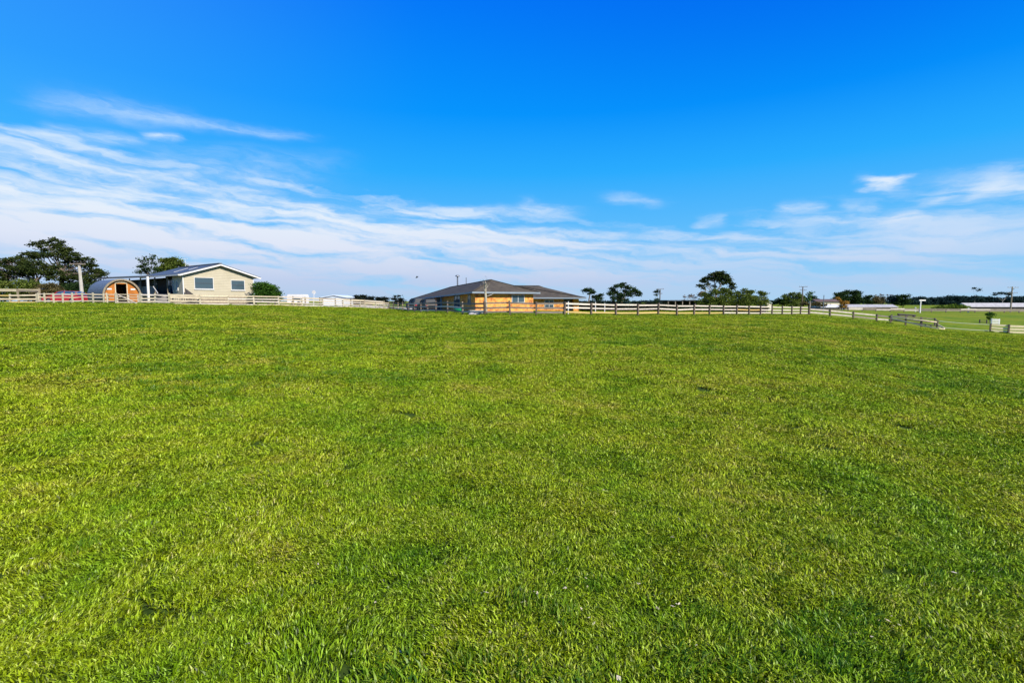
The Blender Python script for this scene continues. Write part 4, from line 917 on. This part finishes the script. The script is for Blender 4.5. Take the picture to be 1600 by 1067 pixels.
def caravan():
    p = gp(462, 86); g = p.z; root = thing('caravan', p, 'long white flat topped caravan beyond the left fence', 'caravan'); zt = at(462, 460, 86).z; hw = 1.45
    obj('body', MB().prism([Vector((p.x - hw, p.y, g + .4)), Vector((p.x + hw, p.y, g + .4)), Vector((p.x + hw, p.y, zt - .3)), Vector((p.x + hw - .15, p.y, zt)), Vector((p.x - hw + .15, p.y, zt)), Vector((p.x - hw, p.y, zt - .3))], (0, 2, 0)), M['white_paint'], root)
    obj('window', MB().box((p.x + .2, p.y - .02, zt - .75), (1.2, .04, .4)), M['glass'], root)
    for s in (-.5, .5): obj('wheel', MB().tube([Vector((p.x + s, p.y - .05, g + .33)), Vector((p.x + s, p.y + .15, g + .33))], [.33, .33], 14), M['black'], root)
caravan()
p = gp(490, 90); o = thing('satellite_dish', p, 'small white dish on a thin mast above the left fence', 'satellite dish'); q = at(490.5, 457.5, 90)
obj('mast', MB().tube([p, q], [.05, .05], 6), M['white_paint'], o); obj('dish', MB().tube([q + Vector((0, -.05, .1)), q + Vector((0, .05, .12)), q + Vector((0, .14, .13))], [.34, .24, .06], 14), M['white_paint'], o)
p = gp(1439, 150); o = thing('white_signpost', p, 'white post with a flat white double armed board in the far field', 'signpost'); q = at(1438.5, 469, 150)
obj('post', MB().box((p + q) / 2, (.24, .2, (q - p).length)), M['white_paint'], o); obj('board', MB().box(q + Vector((.5, 0, -.05)), (2.6, .2, .34), .3), M['white_paint'], o)
p = gp(1418, 110); o = thing('log_jump', p, 'dark log horse jump lying in the green field beyond the pen', 'jump')
obj('log', MB().tube([gp(1404, 110) + Vector((0, 0, .4)), gp(1432, 110) + Vector((0, 0, .3))], [.2, .16], 8), M['dark_timber_and_shade'], o)
for px in (1406, 1418, 1429): obj('support', MB().box(gp(px, 110) + Vector((0, 0, .15)), (.2, .5, .3)), M['dark_timber_and_shade'], o)
def small_jump(name, label, px0, px1, Y, h, m_, rails=3, filled=False):
    a, c_ = gp(px0, Y), gp(px1, Y); o = thing(name, a, label, 'jump')
    for p in (a, c_): obj('post', MB().box(p + Vector((0, 0, h / 2)), (.14, .14, h + .1)), m_, o)
    for k in range(rails): z = h * (k + .7) / rails; obj('rail', MB().beam(a + Vector((0, -.1, z)), c_ + Vector((0, -.1, z)), .05, h / rails * (.62 if filled else .2)), m_, o)
small_jump('horse_jump', 'white striped horse jump behind the cream fence at the right', 1551.5, 1563.5, 88, .9, M['white_paint'], 3, True)
small_jump('pipe_frame', 'open dark rail frame left of the white striped jump', 1533, 1544, 90, .6, M['dark_timber_and_shade'], 2)
p = gp(1380, 150); 
for px, Y, lab in ((1431, 165, 'tiny white marker post left of the double armed signpost'), (1514, 158.5, 'tiny white marker post in front of the grey white shed')):
    p = gp(px, Y); o = obj('marker_post', MB().tube([p, p + Vector((0, 0, 1.4)), p + Vector((0, 0, 1.45))], [.22, .2, .1], 8), M['white_paint'], org=p); tag(o, lab, 'post')
# bird
p = at(651, 434, 70); mb = MB()
mb.tube([p + Vector((-.16, 0, -.03)), p + Vector((-.08, 0, 0)), p + Vector((.06, 0, .02)), p + Vector((.2, 0, .03))], [.01, .05, .05, .012], 6)
mb.prism([p + Vector((-.08, 0, .02)), p + Vector((.06, 0, .03)), p + Vector((.22, -.2, .16)), p + Vector((.1, -.42, .2)), p + Vector((-.02, -.2, .14))], (0, 0, .012)); mb.prism([p + Vector((-.08, 0, .02)), p + Vector((.06, 0, .03)), p + Vector((.25, .2, .16)), p + Vector((.16, .42, .2)), p + Vector((-.02, .2, .14))], (0, 0, .012))
o = obj('bird', mb, M['steel_grey'], org=p); tag(o, 'small dark bird flying left of the brick house roof', 'bird')

# ------------------------------------------------------------------ trees
PADX = 1.2
def leafcloud(pads, Y, leaf, dens, seed, squash=1.0, droop=0.0, zdepth=1.0):
    """pads in photo pixels (px,py,rx,ry) -> leaf quads around sub-clumps within each pad"""
    g = np.random.default_rng(seed); out = []; ctrs = []
    for pd in pads:
        px, py, rx, ry = pd[:4]; dd = pd[4] if len(pd) > 4 else 1.0
        k = Y / FPX; c_ = at(px, py, Y); a, b_ = rx * k * PADX, ry * k * PADX; dep = a * zdepth
        c_.y += g.uniform(-.35, .35) * dep; ctrs.append((c_, a, b_))
        area = math.pi * a * b_; nl = max(16, int(3.3 * dens * dd * area / leaf ** 2)); ns = max(3, int(nl / 26))
        q = g.normal(size=(ns, 3)); q /= np.linalg.norm(q, axis=1)[:, None]; q *= (g.random((ns, 1)) ** .4) * .82
        sub = np.array(c_) + q * np.array([a, dep * .8, b_])
        idx = g.integers(0, ns, nl); sr = max(leaf * 1.1, min(a, b_) * .3)
        P = sub[idx] + g.normal(size=(nl, 3)) * np.array([sr, sr, sr * .55])
        out.append(P)
    P = np.concatenate(out); n = len(P)
    d1 = g.normal(size=(n, 3)); d1[:, 2] *= .5; d1 /= np.linalg.norm(d1, axis=1)[:, None]
    d2 = g.normal(size=(n, 3)); d2 = np.cross(d1, d2); d2 /= np.linalg.norm(d2, axis=1)[:, None]
    s1 = leaf * g.uniform(.5, 1.0, (n, 1)) * .85; s2 = leaf * g.uniform(.35, .75, (n, 1)) * .8
    V = np.stack([P - d1 * s1, P + d2 * s2, P + d1 * s1, P - d2 * s2], 1).reshape(-1, 3)
    return V, np.arange(len(V)).reshape(-1, 4), ctrs
def tree(name, label, base, pads, Y, leafm, bark, fork=None, tr=.25, leaf=.22, dens=3.2, seed=1, group=None, cat='tree', limbs=True, zdepth=1.0, lean=None, maxlimb=14):
    b0 = gp(base, Y); root = thing(name, b0, label, cat, group)
    V, F, ctrs = leafcloud(pads, Y, leaf, dens, seed, zdepth=zdepth); o_ = np.array(ORG[root.name])
    me = npmesh('crown', V - o_, F, [leafm]); c_ = bpy.data.objects.new('crown', me); COL.objects.link(c_); c_.parent = root
    r2 = random.Random(seed); fk = at(fork[0], fork[1], Y) if fork else b0 + Vector((0, 0, .6)); mb = MB()
    m1 = b0.lerp(fk, .5) + Vector((r2.uniform(-.15, .15), 0, 0))
    mb.tube([b0 - Vector((0, 0, .4)), m1, fk], [tr * 1.15, tr * .9, tr * .75], 8)
    if limbs:
        for (c2, a, bb_) in sorted(ctrs, key=lambda q: -q[1])[:maxlimb]:
            d_ = c2 - fk; mid = fk.lerp(c2, .5) + Vector((r2.uniform(-.12, .12) * d_.length, r2.uniform(-.1, .1) * d_.length, -.08 * d_.length))
            r0 = tr * min(.36, .16 + .14 * a); mb.tube([fk - Vector((0, 0, .1)), mid, c2], [r0, r0 * .65, r0 * .25], 6)
            for k in range(3):
                e_ = c2 + Vector((r2.uniform(-.8, .8) * a, r2.uniform(-.6, .6) * a, r2.uniform(-.2, .7) * bb_)); mb.tube([mid.lerp(c2, .4), mid.lerp(e_, .7), e_], [r0 * .35, r0 * .25, r0 * .1], 4)
    obj('trunk', mb, bark, root)
    return root
LF = {}
LF['pine'] = foliage('dark_macrocarpa', (.016, .027, .009), (.034, .052, .013), (.08, .095, .025), .5, .2)
LF['olive'] = foliage('olive_green_leaves', (.05, .075, .012), (.10, .14, .025), (.19, .22, .05), .6, .3)
LF['rust'] = foliage('rusty_needles', (.05, .045, .02), (.10, .085, .035), (.17, .14, .06), .6, .2)
LF['green'] = foliage('mid_green_leaves', (.02, .06, .01), (.045, .11, .015), (.10, .19, .03), 1.0, .3)
LF['dark'] = foliage('deep_green_leaves', (.012, .025, .01), (.025, .05, .016), (.05, .085, .025), .5, .2)
LF['black'] = foliage('near_black_hedge', (.006, .009, .008), (.012, .018, .012), (.022, .032, .018), .5, .1)
LF['orange'] = foliage('orange_brown_leaves', (.16, .08, .015), (.30, .16, .03), (.42, .26, .06), 1, .3)
LF['brown'] = foliage('bare_brown_twigs', (.10, .075, .05), (.17, .13, .09), (.26, .21, .15), 1, .1)
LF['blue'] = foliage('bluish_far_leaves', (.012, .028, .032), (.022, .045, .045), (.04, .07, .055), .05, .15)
BK, BP = M['bark'], M['bark_pale']
# the big left group
tree('macrocarpa_tree', 'tall spreading macrocarpa with thin broken top above the red car', 95, [(52, 381, 11, 3), (70, 378, 12, 3.5), (80, 374, 8, 3), (62, 388, 12, 4), (85, 385, 12, 5), (95, 383, 7, 6), (43, 397, 13, 3.5), (33, 402, 7, 3), (58, 398, 14, 5), (48, 403, 12, 2.5),
     (98, 392, 16, 6), (112, 391, 9, 4), (88, 398, 20, 6), (118, 400, 16, 5), (105, 406, 22, 6), (135, 405, 12, 4), (125, 414, 22, 5), (143, 413, 7, 5), (95, 418, 16, 4), (140, 423, 14, 5), (112, 428, 24, 6), (150, 424, 10, 4), (160, 427, 9, 4),
     (150, 432, 16, 5), (125, 437, 22, 6), (95, 434, 20, 5), (148, 441, 16, 6), (115, 447, 22, 6)], 80, LF['pine'], BK, fork=(98, 425), tr=.36, leaf=.19, dens=1.95, seed=4, maxlimb=22, zdepth=.9)
tree('macrocarpa_tree', 'low wide macrocarpa with flat layered branches at the left edge', 62, [(8, 409, 12, 4), (22, 407, 14, 4), (36, 409, 15, 5), (52, 412, 16, 5), (15, 417, 22, 5), (42, 420, 26, 6), (70, 416, 16, 5), (-12, 412, 18, 6), (-20, 425, 24, 8), (62, 426, 22, 6), (80, 424, 14, 5), (10, 428, 18, 4), (35, 428, 14, 4), (2, 436, 15, 6), (-22, 440, 20, 8)],
     74, LF['pine'], BK, fork=(58, 438), tr=.3, leaf=.19, dens=2.2, seed=9, maxlimb=15)
tree('hedge_shrub', 'olive hedge bushes under the low macrocarpa behind the grey fence', 30, [(5, 447, 16, 8), (28, 446, 15, 9), (48, 446, 14, 8), (-20, 447, 18, 10), (20, 456, 40, 6)], 70, LF['olive'], BK, tr=.1, leaf=.17, dens=3, seed=12, cat='hedge', limbs=False)
tree('brown_shrub', 'brownish bare shrub thicket behind the bonnet of the red car', 72, [(68, 450, 14, 7), (82, 449, 10, 6), (92, 454, 12, 5), (64, 458, 16, 5)], 69, LF['rust'], BK, tr=.08, leaf=.15, dens=3, seed=13, cat='shrub', limbs=False)
tree('hedge_shrub', 'near black hedge filling the gap between the red car and the barrel cabin', 135, [(112, 450, 16, 8), (132, 452, 14, 9), (148, 452, 12, 9), (140, 462, 22, 8), (60, 464, 40, 6), (0, 464, 40, 6)], 76, LF['dark'], BK, tr=.1, leaf=.2, dens=3.5, seed=14, cat='hedge', limbs=False)
tree('garden_tree', 'thin airy tree rising left of the weatherboard house roof', 232, [(222, 407, 6, 3.5, .6), (229, 404, 6, 4, .7), (238, 402, 6, 4, .8), (225, 413, 8, 4, .5), (219, 418, 7, 4, .5), (232, 417, 9, 5, .7), (226, 425, 10, 5, .8), (240, 411, 6, 5, .5), (240, 424, 10, 6, .8), (216, 424, 5, 3, .4)], 92, LF['dark'], BK, fork=(231, 428), tr=.14, leaf=.2, dens=1.7, seed=20)
tree('garden_tree', 'dense olive green tree behind the weatherboard house roof', 265, [(254, 407, 7, 4), (262, 409, 10, 6), (272, 405, 8, 4), (280, 411, 9, 5), (268, 415, 15, 7), (286, 416, 6, 3.5), (255, 420, 12, 6), (276, 421, 12, 6)], 94, LF['olive'], BK, fork=(266, 428), tr=.2, leaf=.2, dens=3, seed=21)
tree('round_shrub', 'round glossy green shrub at the right end of the weatherboard house', 418, [(412, 447, 10, 6.5), (402, 450, 7, 8), (423, 452, 11, 7), (416, 458, 19, 8), (430, 460, 8, 6), (408, 465, 16, 8), (426, 466, 12, 6)], 66, LF['green'], BK, tr=.12, leaf=.13, dens=3.5, seed=22, cat='shrub', limbs=False)
# dark hedge silhouettes on the skyline
for i, (bx, pads, lab) in enumerate(((562, [(557, 463.4, 4, 1.9), (566, 463.6, 6, 2.1), (562, 470, 10, 6)], 'black clipped hedge block left of the others on the skyline, the tallest'),
                                      (578, [(578, 465, 6, 1.6), (577, 471, 8, 5)], 'small black hedge block second in the skyline row'),
                                      (598, [(592, 466.6, 7, 1.4), (601, 466.4, 6, 1.6), (597, 472, 12, 5)], 'long low black hedge in the middle of the skyline row'),
                                      (622, [(618, 467.6, 5, 1.4), (627, 467.6, 5, 1.2), (622, 472, 10, 4), (616, 463, 2.5, .8), (623, 462.8, 3, .8)], 'black hedge with a flat topped bush above it left of the brick house'))):
    tree('clipped_hedge', lab, bx, pads, 118, LF['black'], BK, tr=.08, leaf=.22, dens=5, seed=30 + i, cat='hedge', limbs=(i == 3), group='black hedges on the skyline')
# right of the brick house
tree('umbrella_tree', 'small umbrella topped tree on a bent trunk right of the brick house', 918, [(913, 454, 4, 2), (918, 452.5, 5, 2.4), (923, 454, 5, 2.6), (926, 457, 3.5, 2.6), (920, 458.5, 2.5, 1.6)], 112, LF['dark'], BK, fork=(921.5, 461.5), tr=.16, leaf=.22, dens=3.6, seed=40)
tree('umbrella_tree', 'low windswept tree just right of the small umbrella topped tree', 933, [(929, 465, 4, 3), (934, 462, 4, 2.6), (939, 461, 4, 2.2), (936, 467, 6, 3)], 112, LF['dark'], BK, fork=(934, 470), tr=.12, leaf=.22, dens=3.4, seed=41)
tree('round_tree', 'round open crowned tree with visible limbs behind the white fence', 971, [(957, 452, 5, 3), (964, 447.5, 6, 3), (972, 445.5, 7, 3), (981, 449, 6, 3), (955, 459, 5, 4), (962, 457, 4, 3), (989, 453, 6, 4), (996, 457, 5, 3.5), (985, 460, 7, 3.5), (970, 462, 7, 4), (960, 465, 7, 3.5), (978, 455, 5, 2.5), (972, 468, 9, 3), (999, 461, 4, 2)], 105, LF['dark'], BK, fork=(971, 467), tr=.24, leaf=.23, dens=3.4, seed=42, maxlimb=12)
tree('small_tree', 'small ragged tree against the dark power pole', 1027, [(1027, 455.5, 3.8, 2.6), (1026, 461, 2.5, 1.8, .7), (1028, 469, 4, 2.5), (1027, 472, 6, 2)], 140, LF['dark'], BK, fork=(1028, 466), tr=.12, leaf=.26, dens=2.8, seed=43)
tree('pine_tree', 'tall wind shaped pine with domed crown over the bushy trees', 1118, [(1113, 430, 8, 3), (1122, 427.5, 9, 3), (1131, 431, 8, 4), (1107, 435, 8, 3), (1100, 440, 7, 2.5), (1093, 446, 6, 2), (1118, 436, 11, 4, .8), (1136, 438, 8, 4, .8), (1142, 444, 5, 3.5), (1128, 441, 8, 3, .6), (1104, 445, 6, 2, .5), (1098, 451, 5, 1.5, .6), (1145, 450, 4, 2.5), (1118, 447, 6, 2, .4), (1130, 433, 10, 5, .6)], 112, LF['pine'], BP, fork=(1119, 458), tr=.28, leaf=.24, dens=4.0, seed=44, maxlimb=15)
tree('bare_tree', 'bare branched pale shrub tree left of the tall pine', 1078, [(1072, 466, 6, 3, .25), (1078, 462, 6, 3, .3), (1085, 465, 6, 3, .3), (1068, 470, 5, 2, .3), (1094, 460, 7, 3.5, 1), (1100, 457, 5, 3, .8)], 110, LF['brown'], BP, fork=(1080, 470), tr=.12, leaf=.2, dens=2, seed=45)
tree('bushy_tree', 'bushy olive tree directly under the tall pine', 1120, [(1104, 462, 9, 5), (1117, 456, 9, 5), (1130, 455, 9, 5), (1140, 459, 8, 6), (1112, 468, 13, 6), (1130, 467, 15, 7), (1120, 475, 22, 5), (1096, 472, 8, 5)], 104, LF['olive'], BK, fork=(1120, 473), tr=.16, leaf=.22, dens=2.9, seed=46, group='bushy trees below the pine')
tree('bushy_tree', 'bushy olive tree in the middle of the clump right of the pine', 1160, [(1154, 457, 6, 4), (1163, 455, 6, 4), (1172, 458, 7, 4), (1150, 465, 9, 5), (1163, 465, 12, 6), (1178, 466, 8, 6), (1160, 474, 20, 6)], 106, LF['olive'], BK, fork=(1162, 473), tr=.16, leaf=.22, dens=2.7, seed=47, group='bushy trees below the pine')
tree('bushy_tree', 'feathery olive tree at the right end of the clump', 1189, [(1187, 458, 5, 3), (1193, 460, 5, 4), (1182, 465, 6, 4), (1194, 467, 6, 4), (1186, 473, 11, 5), (1197, 473, 3, 4)], 108, LF['olive'], BK, fork=(1189, 473), tr=.13, leaf=.22, dens=2.6, seed=48, group='bushy trees below the pine')
for i, (px0, px1, yt, yb, Y, lf, lab) in enumerate(((898, 960, 472.5, 487, 86, 'black', 'dark garden hedge behind the fence next to the brick house'), (962, 1046, 474, 487, 88, 'black', 'long dark hedge behind the white fence below the round tree'), (1048, 1100, 477, 488, 88, 'dark', 'dark hedge below the black open shed'), (1102, 1200, 479, 488, 90, 'dark', 'dark undergrowth below the bushy trees'))):
    tree('garden_hedge', lab, (px0 + px1) / 2, [(x, (yt + yb) / 2 + rng.uniform(-.7, .7), 7, (yb - yt) / 2) for x in np.arange(px0 + 4, px1, 8)], Y, LF[lf], BK, tr=.08, leaf=.25, dens=3.6, seed=60 + i, cat='hedge', limbs=False, zdepth=.35)
# far right row
tree('round_tree', 'low dark tree at the left end of the distant right hand trees', 1216, [(1208, 473, 6, 3.5), (1218, 470.5, 6, 4), (1224, 473, 6, 4)], 217, LF['dark'], BK, tr=.15, leaf=0.41, dens=3.3, seed=50)
tree('round_tree', 'dark green tree left of the power pole with two crossarms', 1238, [(1229, 464, 6, 4), (1238, 461, 6, 3.5), (1246, 461.5, 6, 4), (1233, 470, 10, 5), (1247, 469, 10, 6), (1240, 475, 14, 4)], 212, LF['olive'], BK, fork=(1240, 474), tr=.2, leaf=0.41, dens=3, seed=51)
tree('round_tree', 'lower dark green tree right of the power pole with two crossarms', 1264, [(1256, 466, 6, 3.5), (1268, 466, 6, 3.5), (1274, 469.5, 5, 3), (1264, 472, 12, 4)], 214, LF['dark'], BK, tr=.15, leaf=0.41, dens=3, seed=52)
tree('brown_shrub', 'brown twiggy scrub behind the right end of the white fence', 1268, [(1258, 475, 9, 4), (1272, 475, 9, 3.5), (1284, 477, 8, 3)], 130, LF['rust'], BK, tr=.08, leaf=.24, dens=2.6, seed=53, cat='shrub', limbs=False)
p = gp(1265, 76)
tree('cabbage_tree', 'cabbage tree with pale trunk and tufted top at the end of the white fence', 1264.5, [(1266, 459, 3.2, 2.4), (1264.5, 463, 2.8, 1.6), (1268.5, 457, 1.6, 1.4), (1265, 467, 3.5, 2)], 74, LF['green'], BP, fork=(1265.5, 463), tr=.09, leaf=.18, dens=2.4, seed=54)
tree('round_tree', 'round dark tree left half of the pair behind the orange shrub', 1318, [(1311, 461, 7, 4), (1319, 458.5, 7, 3), (1308, 467, 6, 5), (1320, 466, 9, 6)], 207, LF['dark'], BK, fork=(1317, 473), tr=.2, leaf=0.36, dens=3.4, seed=55)
tree('round_tree', 'round dark tree right half of the pair, the taller one', 1334, [(1327, 457.5, 8, 3.5), (1337, 457, 8, 3.5), (1343, 462, 5, 4), (1334, 465, 10, 6), (1343, 469, 5, 3.5), (1332, 472, 11, 4)], 209, LF['dark'], BK, fork=(1333, 473), tr=.2, leaf=0.36, dens=3.4, seed=56)
tree('orange_shrub', 'orange brown leaved shrub in front of the round dark pair', 1317, [(1311, 467, 4.5, 2, .8), (1315, 471, 4, 2.5), (1319, 475, 5, 3), (1322, 472, 3, 2.5), (1317, 479, 6, 2.5)], 130, LF['orange'], BP, fork=(1317, 479), tr=.1, leaf=.24, dens=2.3, seed=57, cat='shrub')
tree('round_tree', 'dark tree left of the brown bare trees in the far row', 1355, [(1353, 466, 5, 3.5), (1357, 463.5, 4, 2.5), (1355, 471, 7, 5)], 237, LF['dark'], BK, tr=.15, leaf=0.43, dens=3.2, seed=70)
tree('bare_tree', 'rusty brown half bare tree in the far row', 1373, [(1366, 469, 7, 4), (1376, 467, 8, 4), (1370, 473, 11, 3)], 238, LF['rust'], BP, tr=.15, leaf=0.41, dens=2.8, seed=71)
tree('bare_tree', 'tall thin bare grey tree behind the rusty brown one', 1381, [(1372, 462, 7, 2, .3), (1384, 461, 8, 2.2, .35), (1380, 466, 9, 3, .4)], 244, LF['brown'], BP, fork=(1380, 470), tr=.1, leaf=0.36, dens=1.6, seed=72)
tree('round_tree', 'dark green tree second from the right in the far row', 1395, [(1391, 466, 5, 4), (1398, 465, 5, 4), (1395, 471, 9, 5)], 240, LF['blue'], BK, tr=.15, leaf=0.43, dens=3.2, seed=73)
tree('round_tree', 'dense green tree at the right end of the far row', 1411, [(1408, 464, 6, 3.5), (1415, 462.5, 5, 3), (1411, 470, 9, 6), (1405, 474, 8, 3)], 236, LF['dark'], BK, tr=.2, leaf=0.43, dens=3.4, seed=74)
tree('twin_head_tree', 'lanky tree with two small tufted heads on thin stems against the sky', 1524, [(1520.5, 450.8, 2.8, 1.2), (1529, 453, 2.8, 1.3), (1524, 463.5, 4, 1.6, .8), (1524, 467, 6, 2, .9)], 220, LF['blue'], BP, fork=(1523, 463), tr=.12, leaf=.34, dens=3, seed=75)
tree('flat_topped_tree', 'flat topped spreading tree with pale stems left of the tall power pole', 1564, [(1555, 460.5, 5, 1, .8), (1563, 458, 7, 1.4), (1572, 458.5, 6, 1.3), (1578, 460, 4, 1)], 224, LF['blue'], BP, fork=(1567, 470), tr=.14, leaf=.34, dens=3, seed=76)
tree('round_shrub', 'small dark green shrub by the open rail frame at the right', 1547, [(1547, 489.5, 4, 3, .8), (1544.5, 492, 4, 2.5, .7), (1550, 492, 4, 2.5, .7), (1547, 497.5, 3, 2.5)], 92, LF['green'], BK, fork=(1547, 497), tr=.06, leaf=.17, dens=2.4, seed=77, cat='shrub')
# green mound and far forest
M['soft_green'] = foliage('rough_pasture', (.06, .10, .012), (.11, .17, .02), (.2, .24, .05), .2, .2)
tree('grassy_bank', 'grassy green bank behind the distant pale fence', 1490, [(1470, 481, 14, 2.2), (1490, 479.5, 16, 2.8), (1505, 481, 12, 2)], 190, M['soft_green'], BK, tr=.05, leaf=.4, dens=4, seed=78, cat='bank', limbs=False)
def forest():
    pads = []; r2 = random.Random(5)
    for x in np.arange(1405, 1760, 4.5):
        top = 464.3 + 1.2 * math.sin(x * .045) + .9 * math.sin(x * .13) + r2.uniform(-.6, .6) - max(0, (x - 1575)) * .05
        if x < 1425: top += (1425 - x) * .2
        pads.append((x, top + 2.2, 4.2, 2.4))
        if r2.random() < .5: pads.append((x + 2, top + 1.2, 2.2, 1.6))
        pads.append((x, top + 6, 5, 3.6)); pads.append((x, top + 10, 5, 3))
    for x in np.arange(650, 1415, 5): pads.append((x, 472.4 + r2.uniform(-.5, .5) - .4 * math.sin(x * .07), 4, r2.uniform(1.5, 2.4)))
    V, F, _ = leafcloud(pads, 560, 1.0, 2.6, 90, zdepth=1.5)
    me = npmesh('forest', V, F, [LF['blue']]); o = bpy.data.objects.new('forest', me); COL.objects.link(o); tag(o, 'dark bluish forest covering the far low hills on the right', 'forest', kind='stuff')
forest()
grass_object()
print('done', len(bpy.data.objects))
